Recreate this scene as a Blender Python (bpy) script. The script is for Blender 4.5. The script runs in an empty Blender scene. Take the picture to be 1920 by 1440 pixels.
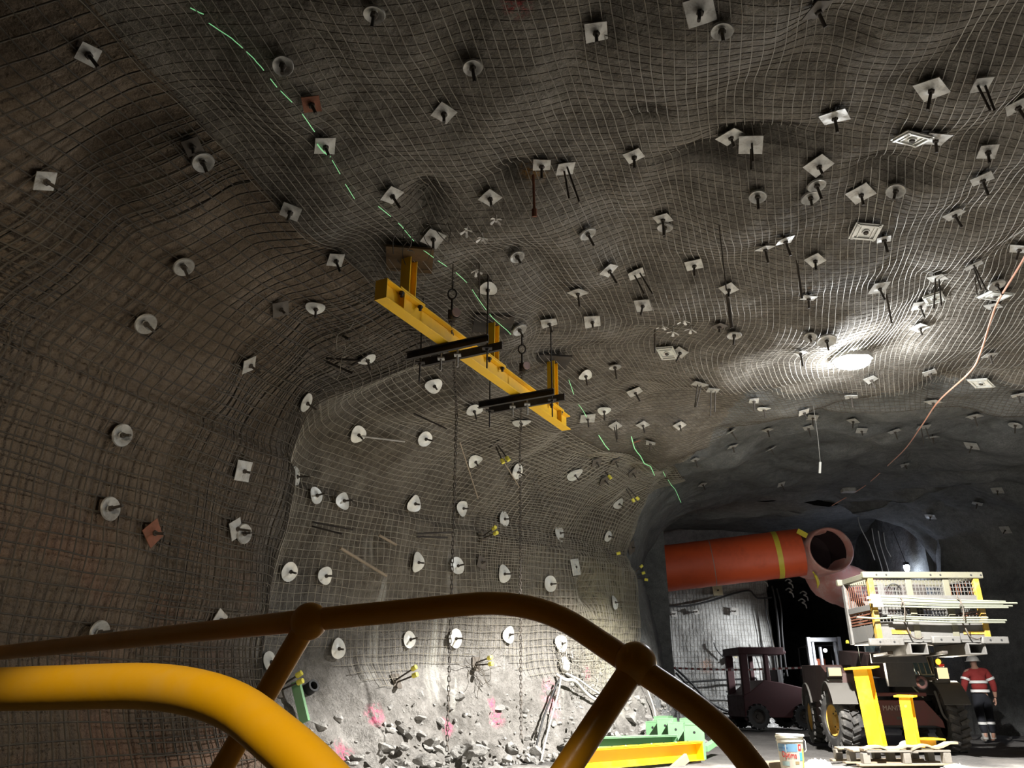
import bpy, bmesh, math, random
import numpy as np
from math import sin, cos, pi, radians, atan2, sqrt
from mathutils import Vector, Matrix, noise, Quaternion
from mathutils.bvhtree import BVHTree

random.seed(7)
np.random.seed(7)
SC = bpy.context.scene
COL = SC.collection

# ------------------------------------------------------------------ camera
CAMH, PITCH, FPX = 0.95, radians(21.9), 1442.0
SP, CP = sin(PITCH), cos(PITCH)
cam_data = bpy.data.cameras.new('camera')
cam_data.sensor_width = 36.0
cam_data.lens = FPX / 1920.0 * 36.0
cam_data.clip_start = 0.05
cam_data.clip_end = 200
cam = bpy.data.objects.new('camera', cam_data)
COL.objects.link(cam)
cam.location = (0, 0, CAMH)
cam.rotation_euler = (pi / 2 + PITCH, 0, 0)
SC.camera = cam
CAM = Vector((0, 0, CAMH))

def ray(u, v):
    a = (u - 960) / FPX
    b = (720 - v) / FPX
    return Vector((a, CP - b * SP, SP + b * CP))

def PX(u, v, t):            # point seen at photo pixel u,v at optical depth t
    return CAM + ray(u, v) * t

def PG(u, v, z=0.0):        # point seen at photo pixel u,v on the level z
    d = ray(u, v)
    return CAM + d * ((z - CAMH) / d.z)

def PY(u, v, y):            # point seen at photo pixel u,v at world y
    d = ray(u, v)
    return CAM + d * (y / d.y)

# ------------------------------------------------------------------ mesh building
class MB:
    def __init__(s):
        s.v = []
        s.f = []
    def add(s, vs, fs, M=None):
        o = len(s.v)
        if M is None:
            s.v.extend([Vector(p) for p in vs])
        else:
            s.v.extend([M @ Vector(p) for p in vs])
        s.f.extend([tuple(i + o for i in f) for f in fs])
        return s
    def box(s, c, d, M=None, taper=None):
        x, y, z = d[0] / 2, d[1] / 2, d[2] / 2
        k = taper or (1, 1)
        vs = [(c[0] + sx * x * (k[0] if sz > 0 else 1), c[1] + sy * y * (k[1] if sz > 0 else 1), c[2] + sz * z)
              for sz in (-1, 1) for sy in (-1, 1) for sx in (-1, 1)]
        fs = [(0, 2, 3, 1), (4, 5, 7, 6), (0, 1, 5, 4), (2, 6, 7, 3), (0, 4, 6, 2), (1, 3, 7, 5)]
        return s.add(vs, fs, M)
    def bar(s, a, b, w, h, up=(0, 0, 1)):       # rectangular bar from a to b
        a, b = Vector(a), Vector(b)
        d = (b - a)
        L = d.length
        M = frame(a, d, up)
        return s.box((0, 0, L / 2), (w, h, L), M)
    def tube(s, pts, r, n=8, cap=True, M=None):
        pts = [Vector(p) for p in pts]
        if not hasattr(r, '__len__'):
            r = [r] * len(pts)
        m = len(pts)
        T = []
        for i in range(m):
            t = pts[min(i + 1, m - 1)] - pts[max(i - 1, 0)]
            T.append(t.normalized() if t.length > 1e-9 else Vector((0, 0, 1)))
        ref = Vector((0, 0, 1)) if abs(T[0].z) < .9 else Vector((1, 0, 0))
        U = T[0].cross(ref).normalized()
        vs, fs = [], []
        for i in range(m):
            U = (U - T[i] * U.dot(T[i]))
            U = U.normalized() if U.length > 1e-6 else T[i].orthogonal().normalized()
            W = T[i].cross(U)
            for k in range(n):
                a = 2 * pi * k / n
                vs.append(pts[i] + (U * cos(a) + W * sin(a)) * r[i])
        for i in range(m - 1):
            for k in range(n):
                k2 = (k + 1) % n
                fs.append((i * n + k, i * n + k2, (i + 1) * n + k2, (i + 1) * n + k))
        if cap:
            fs.append(tuple(range(n - 1, -1, -1)))
            fs.append(tuple((m - 1) * n + k for k in range(n)))
        return s.add(vs, fs, M)
    def lathe(s, prof, n=20, M=None, ang=2 * pi, wob=None):
        vs, fs = [], []
        m = len(prof)
        closed = abs(ang - 2 * pi) < 1e-6
        nn = n if closed else n + 1
        for k in range(nn):
            a = ang * k / n
            for j, (r, z) in enumerate(prof):
                if wob:
                    r, z = wob(r, z, a)
                vs.append((r * cos(a), r * sin(a), z))
        for k in range(n):
            k2 = (k + 1) % nn
            for j in range(m - 1):
                fs.append((k * m + j, k2 * m + j, k2 * m + j + 1, k * m + j + 1))
        return s.add(vs, fs, M)
    def prism(s, poly, h, M=None, z0=0.0):       # polygon in xy extruded along z
        n = len(poly)
        vs = [(p[0], p[1], z0) for p in poly] + [(p[0], p[1], z0 + h) for p in poly]
        fs = [tuple(range(n - 1, -1, -1)), tuple(range(n, 2 * n))]
        for k in range(n):
            k2 = (k + 1) % n
            fs.append((k, k2, n + k2, n + k))
        return s.add(vs, fs, M)
    def sphere(s, c, r, nu=14, nv=9, M=None, sc=(1, 1, 1)):
        vs, fs = [(c[0], c[1], c[2] - r * sc[2])], []
        for j in range(1, nv):
            ph = -pi / 2 + pi * j / nv
            for k in range(nu):
                a = 2 * pi * k / nu
                vs.append((c[0] + r * sc[0] * cos(ph) * cos(a), c[1] + r * sc[1] * cos(ph) * sin(a), c[2] + r * sc[2] * sin(ph)))
        vs.append((c[0], c[1], c[2] + r * sc[2]))
        for k in range(nu):
            fs.append((0, 1 + (k + 1) % nu, 1 + k))
            for j in range(nv - 2):
                a, b = 1 + j * nu, 1 + (j + 1) * nu
                fs.append((a + k, a + (k + 1) % nu, b + (k + 1) % nu, b + k))
            e = 1 + (nv - 2) * nu
            fs.append((e + k, e + (k + 1) % nu, len(vs) - 1))
        return s.add(vs, fs, M)

def frame(o, z, up=(0, 0, 1)):                   # matrix whose +Z runs along z
    z = Vector(z).normalized()
    up = Vector(up)
    if abs(z.dot(up.normalized())) > .995:
        up = Vector((0, 1, 0)) if abs(z.y) < .9 else Vector((1, 0, 0))
    x = up.cross(z).normalized()
    y = z.cross(x)
    M = Matrix((x, y, z)).transposed().to_4x4()
    M.translation = Vector(o)
    return M

WM = {}
def link(o, parent=None):
    COL.objects.link(o)
    if parent is not None:
        o.parent = parent
    return o

def mesh_of(name, mb, m=None, smooth=None, loc=None):
    me = bpy.data.meshes.new(name)
    me.from_pydata([tuple(v) for v in mb.v], [], mb.f)
    me.validate()
    me.update()
    if smooth is not None:
        me.shade_smooth()
        if smooth < 179:
            me.set_sharp_from_angle(angle=radians(smooth))
    if m:
        me.materials.append(m)
    return me

def obj(name, mb, m, parent=None, smooth=35, bevel=0.0, world=False):
    """one mesh object; world=True when its vertices are given in world space and the parent has its own matrix"""
    if world and parent is not None:
        inv = WM[parent.name].inverted()
        mb.v = [inv @ v for v in mb.v]
    me = mesh_of(name, mb, m, smooth)
    o = bpy.data.objects.new(name, me)
    link(o, parent)
    if bevel > 0:
        b = o.modifiers.new('bevel', 'BEVEL')
        b.width = bevel
        b.segments = 2
        b.limit_method = 'ANGLE'
        b.angle_limit = radians(40)
    return o

def tag(o, label, cat, group=None, kind=None):
    if label: o['label'] = label
    if cat: o['category'] = cat
    if group: o['group'] = group
    if kind: o['kind'] = kind
    return o

def thing(name, label, cat, loc=(0, 0, 0), rz=0.0, group=None, M=None):
    o = bpy.data.objects.new(name, None)
    o.empty_display_size = .1
    if M is None:
        M = Matrix.Translation(Vector(loc)) @ Matrix.Rotation(rz, 4, 'Z')
    o.matrix_world = M
    COL.objects.link(o)
    WM[o.name] = M.copy()
    return tag(o, label, cat, group)

def rbox(mb, c, d, r=.02, M=None):
    """box with chamfered vertical edges"""
    x, y = d[0] / 2, d[1] / 2
    r = min(r, x * .9, y * .9)
    poly = [(c[0] - x + r, c[1] - y), (c[0] + x - r, c[1] - y), (c[0] + x, c[1] - y + r), (c[0] + x, c[1] + y - r),
            (c[0] + x - r, c[1] + y), (c[0] - x + r, c[1] + y), (c[0] - x, c[1] + y - r), (c[0] - x, c[1] - y + r)]
    return mb.prism(poly, d[2], M, c[2] - d[2] / 2)

def smoothpath(pts, n=8):
    """Catmull-Rom through the points"""
    P = [Vector(p) for p in pts]
    P = [P[0] * 2 - P[1]] + P + [P[-1] * 2 - P[-2]]
    out = []
    for i in range(1, len(P) - 2):
        for k in range(n):
            t = k / n
            a, b, c, d = P[i - 1], P[i], P[i + 1], P[i + 2]
            out.append(.5 * ((2 * b) + (c - a) * t + (2 * a - 5 * b + 4 * c - d) * t * t + (3 * b - a - 3 * c + d) * t ** 3))
    out.append(P[-2])
    return out

def roundpath(pts, rad, n=8):
    """polyline with rounded corners"""
    P = [Vector(p) for p in pts]
    out = [P[0]]
    for i in range(1, len(P) - 1):
        a, b, c = P[i - 1], P[i], P[i + 1]
        r = rad[i] if hasattr(rad, '__len__') else rad
        d1, d2 = (a - b).normalized(), (c - b).normalized()
        p0, p2 = b + d1 * min(r, (a - b).length * .49), b + d2 * min(r, (c - b).length * .49)
        for k in range(n + 1):
            t = k / n
            out.append(p0 * (1 - t) ** 2 + b * 2 * t * (1 - t) + p2 * t * t)
    out.append(P[-1])
    return out

# ------------------------------------------------------------------ materials
def newmat(name):
    m = bpy.data.materials.new(name)
    m.use_nodes = True
    nt = m.node_tree
    b = nt.nodes['Principled BSDF']
    return m, nt, b

def N(nt, typ, **kw):
    n = nt.nodes.new(typ)
    for k, v in kw.items():
        if k.startswith('i_'):
            key = k[2:]
            n.inputs[int(key) if key.isdigit() else key].default_value = v
        else:
            setattr(n, k, v)
    return n

def ramp(nt, fac, stops):
    r = nt.nodes.new('ShaderNodeValToRGB')
    e = r.color_ramp.elements
    while len(e) < len(stops):
        e.new(.5)
    for i, (p, c) in enumerate(stops):
        e[i].position = p
        e[i].color = (c[0], c[1], c[2], 1) if hasattr(c, '__len__') else (c, c, c, 1)
    nt.links.new(fac, r.inputs[0])
    return r.outputs[0]

def mixc(nt, fac, a, b, mode='MIX'):
    n = nt.nodes.new('ShaderNodeMix')
    n.data_type = 'RGBA'
    n.blend_type = mode
    for s, v in ((0, fac), (6, a), (7, b)):
        if hasattr(v, 'is_linked') or isinstance(v, bpy.types.NodeSocket):
            nt.links.new(v, n.inputs[s])
        elif hasattr(v, '__len__'):
            n.inputs[s].default_value = (v[0], v[1], v[2], 1)
        else:
            n.inputs[s].default_value = v
    return n.outputs[2]

def math_(nt, op, a, b=None, c=None, clamp=False):
    n = nt.nodes.new('ShaderNodeMath')
    n.operation = op
    n.use_clamp = clamp
    for i, v in enumerate((a, b, c)):
        if v is None: continue
        if isinstance(v, bpy.types.NodeSocket): nt.links.new(v, n.inputs[i])
        else: n.inputs[i].default_value = v
    return n.outputs[0]

def maprange(nt, v, a, b, c=0, d=1):
    n = nt.nodes.new('ShaderNodeMapRange')
    n.interpolation_type = 'SMOOTHSTEP'
    nt.links.new(v, n.inputs[0])
    for i, x in enumerate((a, b, c, d)):
        n.inputs[i + 1].default_value = x
    return n.outputs[0]

def noise_(nt, vec, scale, detail=5, rough=.55, dist=0.0):
    n = nt.nodes.new('ShaderNodeTexNoise')
    n.inputs['Scale'].default_value = scale
    n.inputs['Detail'].default_value = detail
    n.inputs['Roughness'].default_value = rough
    n.inputs['Distortion'].default_value = dist
    nt.links.new(vec, n.inputs['Vector'])
    return n.outputs['Fac']

def bump_(nt, h, dist, strength=1.0, prev=None):
    n = nt.nodes.new('ShaderNodeBump')
    n.inputs['Distance'].default_value = dist
    n.inputs['Strength'].default_value = strength
    nt.links.new(h, n.inputs['Height'])
    if prev is not None:
        nt.links.new(prev, n.inputs['Normal'])
    return n.outputs['Normal']

def simple(name, col, rough=.5, metal=0.0, dirt=None, dirt_amt=.35, scale=6.0, bump=0.0, spec=.5, emit=None, emit_s=0):
    """paint / metal / plastic with a layer of dust in patches"""
    m, nt, b = newmat(name)
    b.inputs['Roughness'].default_value = rough
    b.inputs['Metallic'].default_value = metal
    b.inputs['Specular IOR Level'].default_value = spec
    tc = N(nt, 'ShaderNodeTexCoord')
    geo = tc.outputs['Object']
    if dirt is not None:
        f = noise_(nt, geo, scale, 6, .65)
        f = maprange(nt, f, .42, .68, 0, dirt_amt * 2)
        f2 = noise_(nt, geo, scale * 7, 3, .6)
        f = math_(nt, 'MULTIPLY', f, maprange(nt, f2, .25, .7, .3, 1), clamp=True)
        c = mixc(nt, f, col, dirt)
        nt.links.new(c, b.inputs['Base Color'])
        r = math_(nt, 'ADD', math_(nt, 'MULTIPLY', f, .5), rough, clamp=True)
        nt.links.new(r, b.inputs['Roughness'])
    else:
        f = noise_(nt, geo, scale, 4, .6)
        c = mixc(nt, f, [x * .88 for x in col], [min(1, x * 1.1) for x in col])
        nt.links.new(c, b.inputs['Base Color'])
    if bump:
        nt.links.new(bump_(nt, noise_(nt, geo, scale * 6, 4, .6), bump), b.inputs['Normal'])
    if emit:
        b.inputs['Emission Color'].default_value = (*emit, 1)
        b.inputs['Emission Strength'].default_value = emit_s
    return m

def s2l(*c):
    return tuple(((x / 255) / 12.92 if x / 255 <= .04045 else ((x / 255 + .055) / 1.055) ** 2.4) for x in c)

DUST = (.30, .28, .25)
M_YEL = simple('yellow_paint', (.86, .50, .008), .38, dirt=(.55, .35, .12), dirt_amt=.12, scale=3)
M_YELS = simple('yellow_gloss_paint', (.90, .42, .004), .33, dirt=(.6, .42, .15), dirt_amt=.1, scale=5, bump=.0004)
M_RAIL = simple('rail_yellow_paint', (.80, .34, .006), .30, dirt=(.5, .25, .05), dirt_amt=.14, scale=8, bump=.0006)
M_GREEN = simple('pale_green_primer', (.17, .36, .17), .55, dirt=(.24, .32, .24), dirt_amt=.2, scale=5)
M_STEEL = simple('galvanised_plate', (.44, .43, .40), .5, .25, dirt=(.22, .20, .17), dirt_amt=.35, scale=9, bump=.002)
M_WHITEPLATE = simple('bright_plate', (.62, .62, .58), .42, .3, dirt=(.4, .39, .35), dirt_amt=.2, scale=9, bump=.001)
M_DARKSTEEL = simple('dark_steel', (.035, .030, .027), .6, .3, dirt=(.12, .10, .08), dirt_amt=.3, scale=8)
M_ROD = simple('dusty_bolt_steel', (.06, .05, .04), .7, .2, dirt=(.16, .13, .10), dirt_amt=.4, scale=12)
M_RUST = simple('rusty_plate', (.24, .085, .045), .8, 0, dirt=(.16, .09, .06), dirt_amt=.4, scale=14, bump=.003)
M_RUSTDK = simple('rusty_rod', (.11, .035, .015), .8, 0, dirt=(.18, .07, .03), dirt_amt=.4, scale=20)
M_DARKPLATE = simple('weathered_dark_plate', (.09, .075, .06), .8, 0, dirt=(.16, .14, .12), dirt_amt=.4, scale=10)
M_CAP = simple('yellow_plastic_cap', (.80, .72, .10), .4)
M_WIRE = simple('dusty_wire', (.26, .235, .19), .6, .15, dirt=(.12, .10, .08), dirt_amt=.3, scale=3)
M_WIREBR = simple('bright_wire', (.42, .40, .35), .45, .35, dirt=(.22, .20, .17), dirt_amt=.3, scale=2)
M_WIREDK = simple('dirt_coated_wire', (.070, .058, .045), .8, 0, dirt=(.14, .12, .09), dirt_amt=.4, scale=2)
M_BLACK = simple('black_rubber', (.018, .018, .018), .6)
M_WHITE = simple('white_plastic', (.58, .57, .52), .45, dirt=(.5, .47, .4), dirt_amt=.15)
M_WOOD = simple('pale_timber', (.30, .235, .155), .8, dirt=(.17, .15, .12), dirt_amt=.3, scale=7, bump=.002)
M_WOODGREY = simple('grey_timber', (.20, .18, .15), .85, dirt=(.12, .11, .09), dirt_amt=.3, scale=7, bump=.002)
# ------------------------------------------------------------------ rock materials
def rock_mat(name, dark, mid, light, streaks=False, brown=False, marks=(), bump=1.0, orange=()):
    m, nt, b = newmat(name)
    b.inputs['Roughness'].default_value = .92
    b.inputs['Specular IOR Level'].default_value = .25
    tc = N(nt, 'ShaderNodeTexCoord')
    P = tc.outputs['Object']
    n1 = noise_(nt, P, .7, 6, .62, .4)
    n2 = noise_(nt, P, 6.0, 7, .65)
    n3 = noise_(nt, P, 34.0, 4, .6)
    f = math_(nt, 'ADD', math_(nt, 'MULTIPLY', n1, .55), math_(nt, 'MULTIPLY', n2, .45))
    c = ramp(nt, f, [(.34, dark), (.5, mid), (.66, light)])
    c = mixc(nt, math_(nt, 'MULTIPLY', maprange(nt, n3, .35, .7), .5), c, [x * .55 for x in mid])
    if brown:
        sep = N(nt, 'ShaderNodeSeparateXYZ'); nt.links.new(P, sep.inputs[0])
        fb = maprange(nt, math_(nt, 'ADD', sep.outputs[1], math_(nt, 'MULTIPLY', n1, 2.0)), 8.6, 10.6, 1, 0)
        c = mixc(nt, fb, c, mixc(nt, f, (.12, .09, .062), (.27, .21, .155)))
        n5 = noise_(nt, P, .9, 3, .5)
        fr = math_(nt, 'MULTIPLY', math_(nt, 'MULTIPLY', fb, maprange(nt, sep.outputs[2], 2.6, 1.8)), maprange(nt, n5, .45, .6))
        c = mixc(nt, math_(nt, 'MULTIPLY', fr, .5), c, (.30, .155, .10))
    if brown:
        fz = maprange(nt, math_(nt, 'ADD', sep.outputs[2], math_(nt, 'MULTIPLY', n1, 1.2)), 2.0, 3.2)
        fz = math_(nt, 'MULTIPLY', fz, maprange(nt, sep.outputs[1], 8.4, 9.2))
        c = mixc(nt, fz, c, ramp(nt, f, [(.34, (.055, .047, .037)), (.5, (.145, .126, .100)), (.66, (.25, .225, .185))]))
    if streaks:
        mp = N(nt, 'ShaderNodeMapping')
        mp.inputs['Scale'].default_value = (1.5, 1.5, .16)
        nt.links.new(P, mp.inputs[0])
        s = noise_(nt, mp.outputs[0], 1.35, 4, .6, .5)
        sep2 = N(nt, 'ShaderNodeSeparateXYZ'); nt.links.new(P, sep2.inputs[0])
        s = math_(nt, 'MULTIPLY', maprange(nt, s, .60, .69), maprange(nt, sep2.outputs[2], 3.9, 3.0))
        s = math_(nt, 'MULTIPLY', s, maprange(nt, sep2.outputs[1], 8.8, 9.6))
        c = mixc(nt, math_(nt, 'MULTIPLY', s, .62), c, (.48, .47, .42))
        # yellowish rock at the far end of the bay
        d = N(nt, 'ShaderNodeVectorMath', operation='DISTANCE')
        nt.links.new(P, d.inputs[0]); d.inputs[1].default_value = (1.9, 15.6, 2.2)
        yv = math_(nt, 'MULTIPLY', maprange(nt, d.outputs['Value'], 1.9, .5), maprange(nt, n2, .3, .6))
        c = mixc(nt, math_(nt, 'MULTIPLY', yv, .55), c, (.46, .42, .27))
    for (pt, r, colr) in marks:
        d = N(nt, 'ShaderNodeVectorMath', operation='DISTANCE')
        nt.links.new(P, d.inputs[0]); d.inputs[1].default_value = pt
        k = maprange(nt, d.outputs['Value'], r, r * .2)
        k = math_(nt, 'MULTIPLY', k, maprange(nt, noise_(nt, P, 16, 3, .7), .4, .6))
        c = mixc(nt, math_(nt, 'MULTIPLY', k, .8), c, colr)
    nt.links.new(c, b.inputs['Base Color'])
    nb = bump_(nt, n2, .085 * bump)
    n4 = noise_(nt, P, 60.0, 3, .6)
    nb = bump_(nt, math_(nt, 'ADD', n3, math_(nt, 'MULTIPLY', n4, .5)), .012 * bump, 1.0, nb)
    nt.links.new(nb, b.inputs['Normal'])
    return m

# ------------------------------------------------------------------ chamber shell
def itp(y, pts):
    return np.interp(y, [p[0] for p in pts], [p[1] for p in pts])

XW = [(-4, -6.2), (0, -5.4), (4.5, -4.15), (5.8, -3.7), (7.4, -3.05), (8.5, -2.62), (8.75, -2.6), (9.35, -2.95), (9.8, -2.75), (10.6, -2.2), (12, -1.2), (14.2, .9), (15.8, 2.05), (17, 2.75), (17.4, 3.0), (19, 3.45), (21, 4.0), (22, 4.2)]
YS = np.concatenate([np.arange(-4, 1, .25), np.arange(1, 22.001, .07)])
def smooth_interp(y, pts, w=.35):
    k = np.linspace(-1, 1, 9)
    acc = 0
    for q in k:
        acc = acc + itp(y + q * w, pts)
    return acc / 9
xw = smooth_interp(YS, XW, .22)
RX = smooth_interp(YS, [(-4, 2.3), (8, 2.4), (12, 2.7), (16, 2.0), (19, 1.4), (22, 1.2)], .5)
ZS = smooth_interp(YS, [(-4, 2.6), (8, 2.6), (12, 2.9), (16, 3.3), (20, 3.6), (22, 3.7)], .5)
HZ = smooth_interp(YS, [(-4, 4.9), (4, 5.0), (7, 5.0), (10, 4.95), (14, 5.0), (18, 5.2), (22, 5.35)], .5)
XRW = smooth_interp(YS, [(-4, 8.2), (5, 10), (12, 11.5), (17, 13.0), (19, 13.0), (21, 12.2), (22, 11.6)], .5)
TOE = smooth_interp(YS, [(-4, .3), (7, .4), (9, .5), (10, .9), (15, .9), (17, .7), (19, .3), (22, .2)], .5)
RR = 1.9
prm = []
for z in np.linspace(-.45, 1, 46)[:-1]: prm.append(('w', (z + .45) / 1.45))
NW = len(prm)
for p in np.linspace(0, 1, 58)[:-1]: prm.append(('h', p))
NH = len(prm)
for p in np.linspace(0, 1, 150): prm.append(('r', p))
NR = len(prm)
for p in np.linspace(0, 1, 34)[1:]: prm.append(('g', p))
for p in np.linspace(0, 1, 46)[1:]: prm.append(('d', p))
NCOL, NROW = len(prm), len(YS)
V0 = np.zeros((NROW, NCOL, 3))
xL = xw + RX
xRf = XRW - RR
for j, (k, p) in enumerate(prm):
    if k == 'w':
        z = -.45 + (ZS + .45) * p
        x = xw + TOE * np.clip((1.35 - z) / 1.8, 0, 1) ** 1.25
    elif k == 'h':
        a = p * pi / 2
        x = xw + RX * (1 - cos(a)); z = ZS + (HZ - ZS) * sin(a)
    elif k == 'r':
        x = xL + (xRf - xL) * p; z = HZ + .35 * 4 * p * (1 - p)
    elif k == 'g':
        a = (1 - p) * pi / 2
        x = xRf + RR * cos(a); z = ZS + (HZ - ZS) * sin(a)
    else:
        x = XRW + 0 * HZ; z = ZS - (ZS + .45) * p
    V0[:, j, 0] = x; V0[:, j, 1] = YS; V0[:, j, 2] = z

def normals(V):
    dy = np.gradient(V, axis=0); dx = np.gradient(V, axis=1)
    n = np.cross(dx, dy)
    n /= np.linalg.norm(n, axis=2, keepdims=True) + 1e-9
    return n           # sign fixed below so it points out of the room
N0 = normals(V0)
if N0[NROW // 2, NR - 60, 2] < 0: N0 = -N0

def yb1(x):   # edge of the hung mesh sheets on the roof
    return np.interp(x, [0, 1.2, 2.1, 2.7, 3.6, 4.4, 5.4, 6.3, 7.2, 9], [12.4, 11.7, 11.0, 10.5, 10.6, 11.0, 11.15, 11.0, 10.6, 10.5])
def yb2(x):   # step in the roof further on
    return np.interp(x, [2.2, 2.9, 3.2, 4.0, 5, 7.5, 10, 13], [17.4, 16.4, 14.4, 13.2, 12.7, 12.2, 12.0, 12.0])
def sstep(t):
    t = np.clip(t, 0, 1); return t * t * (3 - 2 * t)

DSP = np.zeros((NROW, NCOL))
nz = noise.noise
for i in range(NROW):
    for j in range(NCOL):
        x, y, z = V0[i, j]
        q = nz((x * .42, y * .42, z * .42 + 3)) * .20 + nz((x * 1.15 + 9, y * 1.15, z * 1.15)) * .085 + nz((x * 3.1, y * 3.1 + 4, z * 3.1)) * .028
        low = z < 1.5 and j < NW and y > 8
        amp = 1.0
        if low:
            k = min(1, (1.5 - z) / 1.0)
            q += k * (abs(nz((x * 1.9, y * 1.9, z * 1.9 + 7))) * -.22 + nz((x * 5.5, y * 5.5, z * 5.5)) * .06) + k * .06
        if z > 3.4: q += .11 - .30 * abs(nz((x * .85 + 2, y * .85, z * .85))) * min(1, (z - 3.4) / .8)
        if low: q -= k * .10 * abs(nz((x * 4.2, y * 4.2, z * 6)))
        q += nz((x * 7.3, y * 7.3, z * 7.3 + 1)) * .012
        DSP[i, j] = q
X0, Y0, Z0 = V0[..., 0], V0[..., 1], V0[..., 2]
DSP += .10 * sstep((Y0 - yb1(X0)) / .35) * (Z0 > 3.6)
DSP += .30 * sstep((Y0 - yb2(X0)) / .45) * sstep((Z0 - 1.0) / 2.5)
# a hollow under the roof of the bay, around the hanger of the beam
DSP += .16 * np.exp(-(((X0 + 2.1) / .8) ** 2 + ((Y0 - 8.6) / .9) ** 2 + ((Z0 - 4.2) / 1.0) ** 2))
for (c_, rx, ry, rz_, dep) in ((PG(1345, 352, 5.05), .40, .09, .5, .30), (PG(1440, 318, 5.05), .45, .12, .5, .34), (PG(1222, 262, 5.05), .14, .07, .5, .2), (PG(965, 362, 5.0), .14, .08, .5, .2),
                              (PG(800, 395, 5.0), .16, .22, .5, .3), (PG(1690, 365, 5.05), .45, .12, .5, .25), (PG(1560, 95, 5.05), .3, .25, .5, .25),
                              (PX(300, 938, 5.9), .22, .22, .12, .28), (PX(282, 1078, 5.8), .2, .2, .16, .22), (PX(285, 650, 6.3), .25, .25, .14, .22), (PX(640, 850, 9.6), .15, .15, .2, .2), (PX(1100, 1110, 14.4), .3, .3, .25, .35), (PX(790, 1425, 11.2), .35, .3, .16, .4)):
    DSP += dep * np.exp(-(((X0 - c_.x) / rx) ** 2 + ((Y0 - c_.y) / ry) ** 2 + ((Z0 - c_.z) / rz_) ** 2))
V1 = V0 + N0 * DSP[..., None]
NS = normals(V1)
if NS[NROW // 2, NR - 60, 2] < 0: NS = -NS
# smoothed inward normal used to seat the plates
def blur(A, n):
    for _ in range(n):
        A = (A + np.roll(A, 1, 0) + np.roll(A, -1, 0) + np.roll(A, 1, 1) + np.roll(A, -1, 1)) / 5
    return A
NSM = blur(NS.copy(), 6)
NSM /= np.linalg.norm(NSM, axis=2, keepdims=True)

def grid_obj(name, V, mat, parent=None, nrm=None):
    nr, nc = V.shape[:2]
    me = bpy.data.meshes.new(name)
    idx = np.arange(nr * nc).reshape(nr, nc)
    q = np.stack([idx[:-1, :-1], idx[:-1, 1:], idx[1:, 1:], idx[1:, :-1]], -1).reshape(-1, 4)
    me.from_pydata(V.reshape(-1, 3).tolist(), [], q.tolist())
    me.update()
    me.shade_smooth()
    if nrm is not None:
        me.normals_split_custom_set_from_vertices((-nrm).reshape(-1, 3).tolist())
    me.materials.append(mat)
    o = bpy.data.objects.new(name, me)
    return link(o, parent)

# ray casting on the finished rock
idx = np.arange(NROW * NCOL).reshape(NROW, NCOL)
QUADS = np.stack([idx[:-1, :-1], idx[:-1, 1:], idx[1:, 1:], idx[1:, :-1]], -1).reshape(-1, 4)
BV = BVHTree.FromPolygons(V1.reshape(-1, 3).tolist(), QUADS.tolist())
_deep = [0]
def hit(u, v):
    _deep[0] += 1
    try:
        return _hit(u, v)
    finally:
        _deep[0] -= 1
def _hit(u, v):
    """point on the rock seen at photo pixel u,v, the inward normal there and the optical depth"""
    d = ray(u, v)
    loc, nor, fi, dist = BV.ray_cast(CAM + d * .5, d.normalized())
    if loc is None:
        if u > 1205 and v > 985:
            return None
        for du, dv in ((4, -4), (-4, -4), (0, -12), (12, 0), (-12, 0), (0, 14), (-30, -10), (-60, 0)):
            r_ = hit(u + du, v + dv) if abs(du) + abs(dv) < 80 and not (du == dv == 0) and _deep[0] < 3 else None
            if r_: return r_
        return None
    i, j = divmod(fi, NCOL - 1)
    n = Vector(-NSM[i, j])
    return loc, n.normalized(), (loc - CAM).length / d.length
# ------------------------------------------------------------------ pixel marks that become paint stains
def hp(u, v):
    h = hit(u, v)
    return tuple(h[0]) if h else (0, -50, 0)
PINK = (.62, .10, .20)
marks = [(hp(703, 1342), .20, PINK), (hp(836, 1364), .17, PINK), (hp(926, 1346), .22, PINK), (hp(923, 1318), .12, PINK),
         (hp(1036, 1322), .30, (.60, .25, .30)), (hp(1028, 1286), .18, (.60, .25, .30)), (hp(640, 1420), .25, PINK), (hp(968, 8), .14, (.30, .04, .04)),
         (hp(1100, 1262), .16, PINK), (hp(1006, 325), .16, (.22, .12, .03)), (hp(990, 318), .12, (.25, .13, .03))]
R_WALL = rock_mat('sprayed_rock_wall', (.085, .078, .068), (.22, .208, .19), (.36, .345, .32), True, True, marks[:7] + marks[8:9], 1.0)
R_ROOF = rock_mat('sprayed_rock_roof', (.070, .060, .048), (.185, .165, .138), (.31, .285, .245), False, False, marks[7:8] + marks[9:], .8)
R_FAR = rock_mat('dark_rock', (.085, .087, .085), (.17, .174, .17), (.26, .264, .258), False, False, (), .8)
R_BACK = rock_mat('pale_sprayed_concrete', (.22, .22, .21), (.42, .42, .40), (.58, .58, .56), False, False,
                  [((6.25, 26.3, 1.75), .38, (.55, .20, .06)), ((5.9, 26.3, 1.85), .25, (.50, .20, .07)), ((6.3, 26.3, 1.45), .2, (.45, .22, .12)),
                   ((7.6, 26.2, .1), 1.4, (.05, .05, .05)), ((6.6, 26.2, .35), .8, (.06, .06, .06))], .6)

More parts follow.
